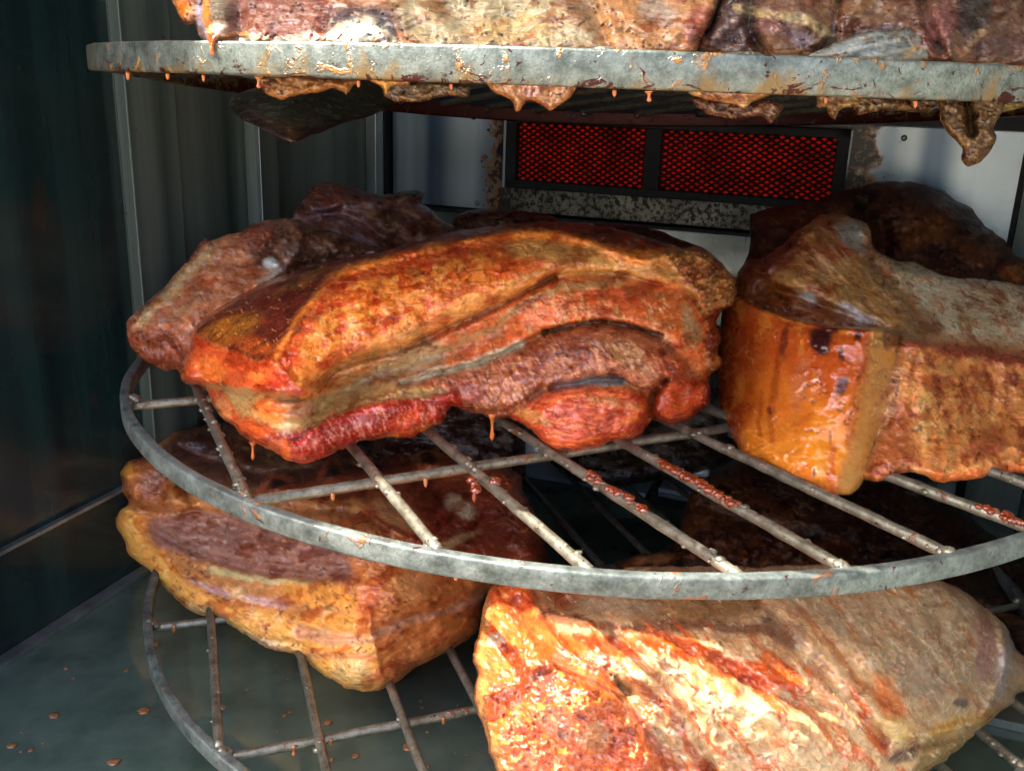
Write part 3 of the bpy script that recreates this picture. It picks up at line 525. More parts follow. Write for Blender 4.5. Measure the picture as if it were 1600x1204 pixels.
meat('rind', [(1137,459),(1130,480),(1126,500),(1121,534),(1119,578),(1121,610),(1126,644),(1137,666),(1147,690),(1159,706),(1190,723),(1234,745),(1265,760),(1300,772),(1327,773),(1344,759),(1362,715),(1379,666),(1397,622),(1409,578),(1412,540),(1406,520),(1385,512),(1362,512),(1330,511),(1300,508),(1234,494),(1203,486),(1168,470),(1150,458)],
  [(1137,459,-.18),(1120,578,-.26),(1126,644,-.36),(1168,470,-.30),(1234,494,-.45),(1300,508,-.52),(1357,516,-.57),(1408,525,-.46),(1338,640,-.64),(1410,590,-.48),(1300,768,ZM,.0),(1190,723,ZM,0),(1150,690,ZM,0),(1230,600,-.53),(1290,620,-.6),(1377,660,-.56),(1340,755,ZM,0)],
  thick=.2, cell=2.6, rnd=(34,.05), edge=1.6, rough=(.014,60), fine=(.0006,14), gloss=.2, glaze=.35, base='c4661c', seed=61, parent=r5, mott=.12, mat=RIND,
  feats=[('ln',[(1357,517),(1345,600),(1325,700),(1302,768)],14,.006),('ln',[(1150,462),(1203,488),(1300,512),(1400,520)],5,.014),('rough',[(1130,455),(1200,475),(1260,492),(1250,505),(1190,495),(1140,475)],9,.01)],
  paint=[('P',[(1110,440),(1200,480),(1180,600),(1160,730),(1100,680)],30,'7c2c0c',.9),('P',[(1185,480),(1400,500),(1360,580),(1300,620),(1200,560)],22,'a84414',.9),('E',1210,700,60,50,20,'cc7a20',.7),('E',1290,700,40,60,0,'d07c1c',.7),
    ('P',[(1362,505),(1420,500),(1420,600),(1370,720),(1340,790),(1306,780),(1330,690),(1350,600)],13,'bc8440',.9),('L',[(1400,515),(1408,560)],9,'4c1c0c',.9),('E',1390,530,12,18,0,'5a240e',.8),
    ('E',1283,530,20,28,5,'2a0e12',.95),('E',1296,515,22,10,0,'34100e',.9),('E',1337,523,8,9,0,'2c0e10',.9),('E',1317,552,6,12,-10,'3a1212',.9),('E',1314,604,10,16,25,'3a1414',.9),('E',1224,535,6,28,3,'3c1414',.9),('E',1202,640,5,10,0,'4a1410',.9),('L',[(1232,495),(1222,540),(1212,600),(1204,650),(1205,690)],7,'7c2a0c',.5),('L',[(1352,525),(1340,600),(1326,690)],8,'9c3a10',.5),('L',[(1190,610),(1188,680)],5,'8a300e',.6),('E',1384,615,8,12,10,'8a341a',.8),('L',[(1302,700),(1300,765)],7,'a8381a',.6),('E',1250,600,16,50,10,'b06a44',.5),
    ('L',[(1200,486),(1235,496)],6,'d88a38',.8),('L',[(1150,460),(1240,497),(1300,508),(1370,514)],4,'6c2210',.7),('N',None,30,60,0,(.1,.4),'d08830',.4),('N',[(1362,505),(1420,500),(1370,720),(1306,780)],26,10,80,(.1,.35),'94602a',.6)])
m6 = meat('dark_roast', [(1150,440),(1168,400),(1172,358),(1174,334),(1212,323),(1278,314),(1309,301),(1353,289),(1388,283),(1441,287),(1476,300),(1500,315),(1520,327),(1540,352),(1569,376),(1586,398),(1600,405),(1680,440),(1690,500),(1400,500),(1200,470)],
  [(1172,358,.3),(1278,314,.4),(1388,283,.42),(1538,354,.4),(1600,420,.25),(1450,380,.22),(1300,400,.18),(1200,420,.15),(1680,450,.2)],
  thick=.35, cell=3.4, rnd=(40,.12), edge=3.5, rough=(.04,34), fine=(.010,12), gloss=.28, gain=1.2, mat=DARK, base='4a2110', seed=71, mott=.45,
  feats=[('ln',[(1350,320),(1380,370),(1380,420)],16,-.06),('el',1450,350,50,30,20,.04),('el',1520,380,40,30,40,.03),('rough',[(1380,300),(1500,330),(1600,430),(1400,430)],26,.03)],
  paint=[('N',None,50,26,20,(0,.3),'1c0d08',.8),('E',1450,360,60,24,-20,'6a3a16',.7),('E',1520,390,40,26,20,'6c3c1c',.7),('E',1585,425,26,18,10,'a4602a',.8),('E',1230,350,50,20,0,'541c10',.8),('E',1350,305,36,24,0,'180b08',.8),('N',None,20,10,20,(.2,.35),'8a5428',.5),('E',1200,420,30,40,0,'501408',.8)])
tag(m6, 'tall dark charred roast at the back right, behind the skin-on roast', 'meat', 'roast meats on the racks')

# ------------------------------------------------------------------ meat on the lowest rack
ZL = Z_LOW
l1 = meat('belly_slab', [(188,738),(200,720),(226,713),(245,690),(270,676),(300,667),(340,660),(420,655),(500,690),(600,690),(700,690),(780,715),(815,740),(817,765),(842,815),(855,865),(852,895),(800,915),(762,925),(752,950),(747,981),(727,1001),(692,1021),(652,1041),(612,1071),(577,1080),(541,1074),(501,1051),(466,1021),(426,1016),(391,996),(351,971),(301,956),(280,940),(261,921),(226,886),(200,863),(193,841),(182,825),(180,810),(188,796),(200,786),(192,770)],
  [(200,730,.02),(185,820,-.05),(300,665,.2),(420,660,.25),(600,700,.1),(800,730,.05),(855,865,-.12),(300,790,-.05),(230,880,-.14),(330,960,-.33),(430,745,.0),(560,740,-.02),(700,760,-.05),(440,820,-.2),(580,840,-.38),(580,900,-.48),(578,990,-.57),(590,1080,ZL,0),(480,900,-.36),(466,1015,-.46),(391,990,ZL,0),(690,900,-.36),(740,1000,ZL,0),(650,1042,ZL,0),(650,970,-.5),(700,830,-.2),(752,930,-.3)],
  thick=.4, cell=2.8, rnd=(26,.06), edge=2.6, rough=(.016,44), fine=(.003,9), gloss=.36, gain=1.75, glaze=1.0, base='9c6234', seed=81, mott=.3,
  feats=[('ln',[(200,790),(235,840),(290,900),(360,935),(470,955),(570,965)],7,-.012),('ln',[(420,1000),(500,1010),(580,1005)],6,-.012),('pil',[(180,740),(230,700),(270,740),(300,790),(280,800),(235,800),(190,770)],18,.05),('pil',[(280,735),(400,790),(560,800),(640,840),(480,850),(330,800),(250,790)],20,.04),
    ('pil',[(420,760),(520,740),(700,715),(815,740),(870,860),(760,900),(640,850),(560,800),(430,790)],22,.04),
    ('ln',[(220,815),(300,860),(400,890),(500,900),(560,890)],7,-.03),('ln',[(575,960),(582,1000),(600,1078)],7,.014),('ln',[(470,985),(575,990),(700,940),(760,925)],7,-.02),
    ('el',430,757,16,12,0,.04),('el',520,738,18,13,0,.045),('el',590,735,16,12,0,.03),('el',670,720,20,14,0,.045),('el',745,725,16,12,0,.03),('ln',[(280,700),(400,740),(500,730)],8,-.02),
    ('fib',[(230,820),(330,800),(560,820),(640,860),(560,900),(300,880)],12,50,9,.010),('fib',[(600,960),(760,930),(740,1000),(600,1070)],-30,40,10,.005),('ln',[(470,860),(560,850),(640,870)],6,-.015)],
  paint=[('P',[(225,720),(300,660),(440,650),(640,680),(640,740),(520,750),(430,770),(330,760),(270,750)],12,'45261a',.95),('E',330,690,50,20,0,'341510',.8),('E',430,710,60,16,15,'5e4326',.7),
    ('P',[(180,740),(230,700),(260,740),(290,790),(240,805),(190,775)],6,'8c4c26',.9),('E',203,735,16,14,0,'c07a2c',.9),('E',240,750,16,24,30,'8a6252',.6),
    ('P',[(260,740),(340,770),(420,800),(440,830),(340,810),(270,800)],8,'a86c34',.8),('P',[(225,815),(330,800),(560,830),(640,870),(560,905),(400,895),(300,870),(240,850)],8,'785044',.9),('N',[(225,815),(330,800),(560,830),(640,870),(560,905),(300,870)],36,9,12,(.0,.3),'94705c',.6),('L',[(290,905),(350,925),(440,945)],9,'a898a8',.35),('L',[(330,890),(420,905),(490,910)],8,'a89e6a',.7),
    ('P',[(180,800),(205,790),(235,840),(280,890),(340,930),(470,960),(575,960),(590,1090),(460,1040),(300,980),(190,870)],7,'c6843a',.95),('E',500,930,80,26,10,'bd772a',.7),('N',[(280,890),(470,930),(575,960),(590,1090),(460,1040),(300,980)],36,24,20,(.05,.3),'c69a60',.7),
    ('L',[(470,985),(520,1000),(578,1000)],14,'9c7064',.5),('L',[(480,1020),(585,1030)],8,'8c4426',.6),('E',330,960,50,14,25,'a08c60',.6),('E',410,1005,50,10,15,'b09070',.7),('E',550,1050,40,22,10,'b08a50',.8),
    ('P',[(545,870),(600,880),(700,830),(860,860),(860,930),(740,1010),(600,1080),(582,1000),(575,960)],7,'a4602c',.95),('E',575,940,22,44,10,'9c4820',.8),('N',[(600,880),(860,860),(740,1010),(600,1070)],50,26,-30,(.0,.3),'7c3a1a',.7),('L',[(582,990),(640,970),(760,930)],9,'9c7458',.7),('E',640,915,40,30,-10,'b8824a',.7),
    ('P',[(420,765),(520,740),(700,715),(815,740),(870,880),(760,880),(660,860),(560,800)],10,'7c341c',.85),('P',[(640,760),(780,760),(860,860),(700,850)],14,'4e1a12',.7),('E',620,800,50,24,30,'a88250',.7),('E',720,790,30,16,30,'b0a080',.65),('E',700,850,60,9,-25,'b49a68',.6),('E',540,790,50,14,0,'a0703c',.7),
    ('E',430,752,14,10,0,'241018',.95),('E',520,735,15,11,0,'281816',.95),('E',590,731,13,9,0,'30140e',.9),('E',670,716,18,11,0,'20100e',.95),('E',745,722,14,9,0,'30120e',.9),('L',[(405,765),(425,742),(450,748),(470,770)],6,'9c4a2c',.7),('L',[(500,745),(512,723),(532,725),(545,745)],6,'8c3c1c',.7),
    ('N',None,18,10,20,(.2,.38),'5a2414',.5)])
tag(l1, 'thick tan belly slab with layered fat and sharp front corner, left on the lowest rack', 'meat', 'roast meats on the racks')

l2 = meat('rib_roast', [(770,915),(830,903),(900,893),(1000,885),(1100,884),(1200,885),(1300,880),(1390,888),(1467,906),(1502,921),(1542,951),(1570,975),(1587,1011),(1610,1030),(1640,1050),(1630,1080),(1590,1082),(1583,1098),(1563,1112),(1550,1124),(1532,1138),(1502,1165),(1480,1186),(1450,1202),(1400,1250),(1200,1290),(1000,1300),(860,1290),(800,1240),(775,1198),(764,1174),(757,1142),(742,1095),(745,1050),(738,1021),(750,982),(755,950)],
  [(770,915,-.62),(900,893,-.6),(1200,885,-.55),(1467,906,-.5),(1587,1011,-.5),(1630,1060,-.45),(740,1050,-.8),(775,1198,-.9),(850,1000,-.85),(870,1150,-.95),(1000,1000,-.88),(1000,1100,-.95),(1100,1290,-.98),(1200,1000,-.84),(1250,1100,-.93),(1300,1180,-.96),(1400,1000,-.72),(1450,1100,-.8),(1540,1100,-.66),(1480,1186,-.78),(800,1240,-.92),(1400,1250,-.9)],
  gain=.8, glaze=.55, mat=PALEMEAT, veins=(.6, 50), thick=.34, cell=2.4, rnd=(26,.05), edge=3.4, rough=(.020,52), fine=(.0012,9), gloss=.22, base='c49c70', seed=91, mott=.2, edge_scale=18,
  feats=[('pil',[(720,920),(820,900),(850,960),(900,1020),(960,1060),(1000,1130),(1040,1200),(1060,1300),(800,1300),(720,1100)],40,.05),
    ('ln',[(810,940),(850,1000),(900,1040),(980,1080)],12,-.035),('ln',[(960,1000),(1040,1050),(1090,1120),(1110,1200)],12,-.03),('ln',[(1120,1030),(1200,1080),(1300,1110)],12,-.02),
    ('ln',[(1430,1150),(1480,1140),(1540,1125),(1560,1115)],9,.02),('ln',[(1420,1165),(1500,1150),(1550,1130)],8,-.03),('el',1030,1060,60,30,40,.03),('el',1110,1160,50,30,60,.035),('el',1240,1140,60,30,50,.03),('el',1390,1125,50,26,20,.03),('el',900,1110,40,60,-20,.03),
    ('ln',[(1220,980),(1290,1050),(1350,1120),(1380,1160)],10,-.02),('ln',[(1565,985),(1570,1040),(1540,1110)],7,.02),
    ('fib',[(1000,900),(1300,890),(1500,930),(1570,1000),(1540,1110),(1400,1110),(1250,960)],55,70,26,.0025),('fib',[(960,1000),(1200,1000),(1380,1160),(1300,1290),(1060,1290)],50,70,30,.006),
    ('rough',[(740,950),(800,930),(880,1040),(960,1090),(1040,1250),(800,1290),(740,1100)],30,.014)],
  paint=[('P',[(720,920),(830,900),(850,960),(910,1020),(960,1060),(1010,1130),(1050,1300),(780,1300),(720,1100)],12,'c8501c',.95),('N',[(720,920),(830,900),(910,1020),(1010,1130),(1050,1300),(780,1300),(720,1100)],40,20,50,(.05,.3),'8c2410',.8),('N',[(720,920),(830,900),(910,1020),(1010,1130),(1050,1300),(780,1300),(720,1100)],36,16,50,(.05,.25),'e07830',.8),
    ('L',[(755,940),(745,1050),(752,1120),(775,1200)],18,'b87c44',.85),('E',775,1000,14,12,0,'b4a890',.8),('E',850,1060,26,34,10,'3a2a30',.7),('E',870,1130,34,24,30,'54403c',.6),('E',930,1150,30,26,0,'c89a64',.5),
    ('P',[(830,905),(900,895),(1000,890),(1180,890),(1180,960),(1050,975),(950,960),(860,960)],12,'7c5834',.9),('E',960,945,80,20,5,'9c8468',.7),('E',880,930,30,24,0,'7c341a',.7),('L',[(850,960),(960,980),(1100,975),(1200,985)],13,'5a3020',.8),('E',1220,985,50,26,20,'6a4634',.75),('E',1200,960,14,16,0,'2c2026',.6),  # brown top strip and dark line paint the hoop's shadow into the colour
    ('L',[(880,1000),(960,1010),(1040,1000),(1130,1040),(1230,1060)],22,'c8460e',.85),('N',[(900,980),(1150,980),(1400,1120),(1400,1250),(1050,1290)],60,18,50,(.03,.14),'c04c12',.85),('E',870,1020,50,22,-20,'cc4414',.8),('E',1000,1065,50,34,30,'b8925e',.8),('E',1110,1060,40,24,20,'b88a50',.8),('E',1060,1150,40,60,-30,'bc9464',.7),('E',1180,1140,60,34,60,'c09a64',.7),('E',1290,1100,40,60,-20,'c8a070',.6),('E',1390,1090,26,50,-20,'d06420',.75),('E',1400,1140,40,24,10,'c8a468',.85),
    ('P',[(1180,890),(1390,888),(1500,920),(1570,975),(1600,1040),(1560,1110),(1440,1120),(1360,1030),(1250,960)],14,'a48a68',.95),('N',[(1180,890),(1390,888),(1570,975),(1560,1110),(1440,1120),(1250,960)],90,20,55,(.1,.26),'a86430',.65),('N',[(1180,890),(1390,888),(1570,975),(1560,1110),(1440,1120),(1250,960)],60,16,55,(.1,.3),'ccb494',.6),('E',1540,1020,20,60,0,'96645c',.75),('E',1570,1040,12,60,8,'a89c9a',.7),('E',1440,1060,60,34,30,'8c7460',.6),('E',1502,1098,16,9,0,'3c2c30',.8),  # right part painted darker, as the part out of the sun
    ('L',[(1460,1148),(1500,1125),(1550,1118)],13,'b88a40',.85),('P',[(1430,1215),(1445,1160),(1500,1148),(1560,1120),(1500,1180)],6,'8a6c3c',.9),('E',1410,1180,34,14,-25,'4c2c28',.85),('L',[(900,990),(980,1050),(1060,1130),(1100,1220)],9,'8c240c',.75),('L',[(1010,1000),(1100,1040),(1180,1060),(1260,1080)],9,'a8340c',.7),('L',[(1180,1080),(1260,1110),(1320,1180)],8,'b8480e',.7),('L',[(1080,1090),(1140,1130),(1180,1200)],8,'c05a1c',.6),('L',[(960,975),(1000,1030),(1060,1100)],6,'b0481c',.6),('L',[(1250,950),(1330,1050),(1400,1110)],9,'a0521e',.6),
    ('N',None,20,9,40,(.25,.4),'8a3a14',.5),('N',None,18,9,50,(.22,.4),'e8d4b0',.5)])
tag(l2, 'pale orange rib roast catching sunlight, front right of the lowest rack', 'meat', 'roast meats on the racks')

l3 = meat('dark_roast', [(1066,810),(1078,770),(1105,742),(1150,716),(1200,712),(1300,730),(1380,735),(1440,752),(1475,772),(1510,800),(1540,830),(1575,845),(1640,870),(1700,900),(1700,1040),(1620,1040),(1585,1010),(1540,960),(1300,930),(1000,905),(960,880),(990,868),(1040,858),(1060,840)],
  [(1066,810,-.1),(1150,716,.1),(1300,730,.15),(1475,772,.2),(1575,845,.15),(1000,880,-.24),(1200,890,-.22),(1400,880,-.15),(1600,960,-.15),(1300,800,-.02),(1620,1030,ZL,.03),(1150,800,-.08)],
  thick=.22, cell=3.4, rnd=(30,.08), edge=3, rough=(.024,44), fine=(.005,10), gloss=.16, mat=DARK, base='341a10', seed=101, mott=.45,
  feats=[('ln',[(1100,790),(1200,830),(1330,850)],12,-.03),('rough',[(1100,820),(1400,840),(1500,900),(1100,900)],26,.03),('fib',[(1200,730),(1500,780),(1500,860),(1250,800)],20,50,9,.008)],
  paint=[('P',[(1060,820),(1080,760),(1120,740),(1250,800),(1330,860),(1200,890),(1060,850)],14,'50280f',.85),('N',None,40,20,30,(.05,.3),'180d0c',.8),('E',1010,875,50,10,-12,'a06a3a',.8),('N',[(1100,840),(1320,840),(1320,890),(1050,890)],18,12,0,(0,.25),'6e3614',.8),('E',1130,800,40,26,0,'5c3818',.6),('P',[(1500,900),(1600,900),(1700,960),(1620,1040),(1560,980)],10,'26140c',.9),('N',None,16,9,10,(.25,.4),'805038',.5),('E',1560,960,30,16,30,'60401c',.6)])
tag(l3, 'very dark brown glossy roast under the skin-on roast, right on the lowest rack', 'meat', 'roast meats on the racks')
l4 = meat('dark_roast', [(560,720),(600,660),(640,620),(700,600),(780,610),(815,650),(822,700),(820,745),(780,770),(640,770)], [(560,720,.05),(700,610,.2),(815,660,.15),(700,760,.02)], thick=.3, cell=4, rnd=(26,.08), edge=2,
  rough=(.02,40), gloss=.35, base='2e1410', seed=111, paint=[('N',None,30,12,80,(.0,.3),'461c14',.8),('N',None,40,8,90,(.15,.35),'5c4438',.5)])
tag(l4, 'dark reddish-brown roast under the drip of the belly slab, middle of the lowest rack', 'meat', 'roast meats on the racks')
l6 = meat('dark_roast', [(880,735),(895,700),(930,672),(1000,640),(1080,628),(1130,640),(1140,700),(1130,722),(1100,738),(1020,752),(950,760),(905,752)], [(880,735,.35),(1000,645,.5),(1130,650,.5),(1100,735,.38),(960,755,.33)], thick=.25, cell=4, rnd=(24,.08), edge=2,
  rough=(.02,34), gloss=.3, base='34241a', seed=121, paint=[('N',None,40,12,-12,(.05,.3),'6c543c',.6),('E',1070,660,50,16,-20,'746858',.7),('E',1000,740,60,8,-6,'24140e',.8)])
tag(l6, 'small grey-brown roast far back on the lowest rack, below the belly slab\'s right end', 'meat', 'roast meats on the racks')

# ------------------------------------------------------------------ meat on the top rack
ZT = Z_TOP
t1 = meat('bone_in_roast', [(262,-40),(268,0),(276,14),(281,26),(290,40),(303,36),(307,44),(311,55),(320,66),(326,80),(332,90),(338,80),(346,70),(420,74),(600,82),(800,86),(1000,88),(1080,84),(1092,70),(1106,45),(1118,15),(1128,-20),(1130,-90),(1000,-140),(700,-150),(400,-120),(280,-90)],
  [(268,0,-.74),(332,84,-.835),(450,70,-.86),(800,80,-.88),(1090,70,-.89),(1120,0,-.84),(1100,-90,-.62),(700,-140,-.55),(300,-90,-.6),(600,0,-.82),(900,0,-.84)],
  thick=.45, cell=3, rnd=(22,.05), edge=2.6, rough=(.018,46), fine=(.003,8), gloss=.28, base='a8744e', seed=131, mott=.28,
  feats=[('ln',[(640,-20),(700,10),(740,60)],14,-.02),('ln',[(880,-20),(930,20),(950,75)],12,-.03),('ln',[(370,-30),(375,20),(372,60)],10,-.02),('fib',[(370,0),(520,0),(520,80),(360,80)],8,30,5,.008),('fib',[(620,0),(900,-20),(920,80),(650,80)],-20,70,9,.007),('fib',[(960,-20),(1120,-20),(1100,80),(980,80)],20,60,7,.006),('el',570,40,74,34,5,-.03),('el',340,30,24,40,0,.02)],
  paint=[('P',[(370,-40),(500,-40),(520,80),(350,80)],10,'92604e',.9),('N',[(370,-40),(640,-40),(640,90),(350,90)],26,8,8,(.05,.3),'6c2014',.7),('P',[(600,-40),(900,-50),(940,90),(680,90)],12,'a6936a',.95),('N',[(600,-40),(900,-50),(940,90),(680,90)],60,12,-20,(.05,.3),'c0a078',.7),('E',800,45,90,26,-5,'b08a4c',.6),('E',900,10,26,50,-30,'7c4a26',.8),('P',[(930,-40),(1125,-40),(1090,90),(950,90)],10,'b07a48',.9),('E',1030,20,36,26,20,'a4907a',.8),('E',1090,40,26,40,20,'8c4434',.8),
    ('E',340,20,26,36,0,'847c64',.9),('E',365,20,12,26,0,'3a3030',.8),('L',[(320,0),(325,40),(332,86)],8,'d87a1c',.95),('E',287,12,12,22,-20,'d8741c',.95),('E',290,38,8,5,0,'4a1c14',.9),('L',[(308,-30),(312,30),(318,60)],6,'8c8ca0',.7),('L',[(345,72),(370,50),(420,62)],6,'b88040',.7),('E',570,34,70,30,5,'3a3034',.85),('L',[(470,66),(640,70),(800,74),(1000,76)],8,'b08456',.7),('L',[(640,20),(700,50),(760,76)],8,'bca47c',.7)])
tag(t1, 'long pale bone-in roast on the top rack, amber drip at its left corner', 'meat', 'roast meats on the racks')
bn = meat('bone', [(505,70),(506,45),(518,22),(545,12),(575,12),(610,24),(630,44),(640,80),(570,84)], [(505,45,-.87),(570,20,-.86),(640,60,-.88),(570,50,-.9)], thick=.12, cell=2.6, rnd=(30,.06), edge=1.6, rough=(.008,18), fine=(.002,6), gloss=.3, base='4c4248', seed=141, parent=t1,
  paint=[('P',[(505,60),(540,32),(580,28),(620,60),(640,80),(505,90)],9,'c9bc9c',.95),('N',None,14,8,20,(.1,.3),'e6d8b8',.7),('E',605,55,16,8,35,'5a4638',.8)])
t2 = meat('bone_in_roast', [(1088,60),(1106,48),(1118,20),(1132,-20),(1140,-80),(1400,-120),(1700,-80),(1720,60),(1700,110),(1500,100),(1300,96),(1150,90),(1095,80)],
  [(1095,75,-.86),(1120,0,-.82),(1300,90,-.87),(1600,100,-.78),(1700,0,-.6),(1400,-110,-.6),(1300,0,-.82),(1500,0,-.76)],
  thick=.45, cell=3, rnd=(22,.06), edge=2.4, rough=(.03,44), fine=(.005,10), gloss=.28, base='6e4a36', seed=151, mott=.35,
  feats=[('el',1210,44,40,30,10,.05),('el',1250,20,40,40,40,.03),('el',1480,40,40,50,20,.05),('ln',[(1180,-20),(1170,40),(1190,80)],8,-.04),('ln',[(1310,0),(1300,60),(1280,80)],8,-.03),('ln',[(1440,0),(1450,40),(1470,80)],8,-.04),('fib',[(1330,-30),(1440,-30),(1440,40),(1320,50)],-20,60,8,.006)],
  paint=[('P',[(1130,-40),(1180,-40),(1180,90),(1100,90)],6,'46302c',.9),('E',1215,44,34,24,20,'64403c',.9),('E',1250,60,20,16,30,'8c7c88',.7),('L',[(1150,10),(1200,25),(1260,30),(1300,60)],11,'a08a5c',.8),('E',1340,15,70,24,0,'7a5230',.8),('N',None,30,12,-20,(.1,.35),'98806c',.6),('E',1520,20,40,40,0,'2c2c2e',.8),('E',1470,40,30,44,20,'7c4a44',.8),('L',[(1500,85),(1540,50)],7,'b89468',.8),('E',1560,70,60,20,0,'5a3a34',.7),('N',None,16,8,20,(.25,.4),'2a1c1c',.6)])
tag(t2, 'knotty grey-brown bone-in roast on the top rack, above the glowing burner\'s right half', 'meat', 'roast meats on the racks')
meat('bone', [(1262,90),(1290,74),(1320,60),(1360,48),(1400,42),(1440,50),(1465,66),(1470,92),(1360,98)], [(1262,88,-.91),(1340,60,-.9),(1460,60,-.84),(1400,90,-.9)], thick=.06, cell=2.8, rnd=(14,.03), edge=.8, rough=(.004,20), fine=(.0015,6), gloss=.35, base='6f756e', seed=161, parent=t2,
  feats=[('fib',[(1262,90),(1400,42),(1465,66),(1460,92)],-12,90,6,.006)], paint=[('N',None,80,7,-12,(.0,.3),'a89c84',.8),('E',1430,78,30,8,-30,'9c7c4c',.8),('L',[(1290,70),(1360,46),(1440,48)],5,'2c2824',.7)])
# slab corner poking down through the top rack, at the back left
t3 = meat('dark_slab', [(356,160),(364,150),(390,140),(430,128),(500,120),(580,125),(625,135),(622,155),(612,168),(577,182),(531,195),(500,208),(484,213),(470,219),(456,223),(440,216),(421,207),(398,196),(377,187),(366,176)],
  [(356,162,-.15),(456,222,-.5),(615,168,-.1),(450,180,-.36),(500,130,.05)], thick=.12, cell=2.6, rnd=(6,.012), edge=1.4, rough=(.008,26), fine=(.003,8), gloss=.5, base='3c3826', seed=171,
  feats=[('ln',[(356,160),(400,178),(450,200),(500,190),(615,155)],4,.012)], paint=[('N',None,26,12,-10,(.05,.3),'54502f',.7),('P',[(350,158),(400,176),(455,203),(460,230),(350,190)],3,'2c1a12',.95),('P',[(455,206),(500,194),(620,158),(615,175),(455,230)],3,'2a120a',.95),('L',[(360,158),(410,182),(455,206)],4,'6c4c34',.7),('E',456,212,14,8,0,'64401c',.7),('E',440,140,60,12,0,'5c3c1e',.7)])
tag(t3, 'dark slab corner poking down through the top rack, left of the steel panel', 'meat', 'roast meats on the racks')
# hanging strand and bulges of meat under the top rack
hs = meat('hanging_strand', [(1462,120),(1500,118),(1545,118),(1570,128),(1572,160),(1560,185),(1552,200),(1556,218),(1545,240),(1530,256),(1512,260),(1502,250),(1503,232),(1488,215),(1472,196),(1468,170),(1460,145)],
  [(1462,120,-.7),(1570,120,-.7),(1520,255,-.72),(1500,180,-.74)], thick=.06, cell=2.2, rnd=(12,.03), edge=3, rough=(.016,16), fine=(.004,6), gloss=.3, base='6c4c28', seed=181, edge_scale=12,
  feats=[('ln',[(1505,150),(1515,180),(1518,206)],8,-.05)], paint=[('N',None,14,9,20,(.0,.25),'3c2414',.7),('N',None,9,6,20,(.15,.35),'b08c54',.7)])
tag(hs, 'brown lumpy strand of meat dangling under the top rack above the dark roast', 'meat scrap', 'scraps hanging from the top rack')
SC = [([(756,120),(800,122),(870,124),(905,128),(900,140),(888,155),(872,166),(858,174),(848,165),(835,160),(822,158),(812,174),(806,174),(800,158),(785,150),(768,142)],'a8703a','8c4434','pinkish bulge with two drops under the middle of the top rack'),
  ([(1068,135),(1120,128),(1180,126),(1235,126),(1230,138),(1200,150),(1175,160),(1163,171),(1150,164),(1110,158),(1080,148)],'b89058','7a4422','long cream fat fold under the top rack, above the burner'),
  ([(1080,150),(1160,160),(1200,155),(1225,165),(1215,182),(1204,194),(1190,182),(1150,186),(1110,180),(1090,168)],'5c3422','a07850','brown lumps behind the cream fat fold'),
  ([(1280,145),(1340,142),(1344,160),(1330,168),(1312,172),(1304,187),(1296,182),(1290,168),(1276,168)],'7c5630','b08a50','pointed brown drip right of the burner top'),
  ([(1330,148),(1460,142),(1470,160),(1450,176),(1380,172),(1340,180)],'503218','8c7038','ragged brown fat line between the pointed drip and the dangling strand'),
  ([(1490,150),(1560,150),(1600,152),(1600,168),(1560,176),(1500,178)],'6c5a1c','a08434','olive fat behind the dangling strand'),
  ([(400,118),(455,116),(500,120),(560,124),(552,134),(540,150),(536,143),(520,138),(500,144),(460,150),(440,156),(415,146)],'94602c','5c3218','amber fat with a drop left under the top rack'),
  ([(600,124),(700,128),(735,134),(730,152),(700,150),(660,158),(620,160),(600,150)],'46341e','8a6a3c','dark crumbly fat under the top rack left of the pinkish bulge'),
  ([(575,122),(640,124),(640,132),(612,135),(606,148),(600,148),(596,136)],'c08028','a05c1c','small clear amber drop beside the dark crumbly fat')]
for i, (pl, b_, c_, lb) in enumerate(SC):
    ys = (-.9, -.88, -.6, -.7, -.6, -.55, -.82, -.7, -.93)[i]; cxm = sum(p[0] for p in pl) / len(pl)
    o = meat('fat_scrap', pl, [(pl[0][0], pl[0][1], ys), (cxm, 120, ys), (cxm, 180, ys - .01), (pl[3][0] + 30, 150, ys)], thick=.05, cell=2.2, rnd=(9, .02), edge=1.6, rough=(.010, 14), fine=(.003, 6), gloss=.2, base=b_, seed=190 + i * 7, edge_scale=11,
      paint=[('N', None, 16, 7, 20, (0, .3), c_, .8), ('N', None, 9, 6, 0, (.15, .35), 'd0a868', .5)])
    tag(o, lb, 'fat scrap', 'scraps hanging from the top rack')
# single drops: from the belly slab and from the racks
for u, v0, v1, wd, y in ((769, 646, 688, 10, -.55), (395, 690, 718, 8, -.56)):
    drip(m1, u, v0, v1, wd, y, GREASE)
def hoop_y(u, z, r=.99):                          # depth of the near side of a hoop at pixel column u
    best = None
    for t in np.linspace(math.pi, 2 * math.pi, 1500):
        p = np.array([r * math.cos(t), r * math.sin(t), z]) - CAM; c, s_ = math.cos(PITCH), math.sin(PITCH)
        D = p[1] * c - p[2] * s_; U_ = p[1] * s_ + p[2] * c; x = p[0] / D * F; y = -U_ / D * F
        uu = 800 + x * math.cos(ROLL) - y * math.sin(ROLL)
        if best is None or abs(uu - u) < best[0]: best = (abs(uu - u), p[1] + CAM[1], 602 + x * math.sin(ROLL) + y * math.cos(ROLL))
    return best[1], best[2]
drip(t1, 333, 52, 88, 13, hoop_y(333, Z_TOP)[0] - .014, GREASE)
for u, ln, wd in ((200, 10, 8), (262, 7, 7), (318, 8, 6), (404, 15, 11), (560, 8, 7), (705, 7, 6), (960, 8, 8), (1014, 14, 12), (1290, 7, 7), (1430, 9, 8)):
    y_, v_ = hoop_y(u, Z_TOP - .043); drip(top, u, v_ - 3, v_ + ln, wd, y_, GREASE, 'hanging_drop')
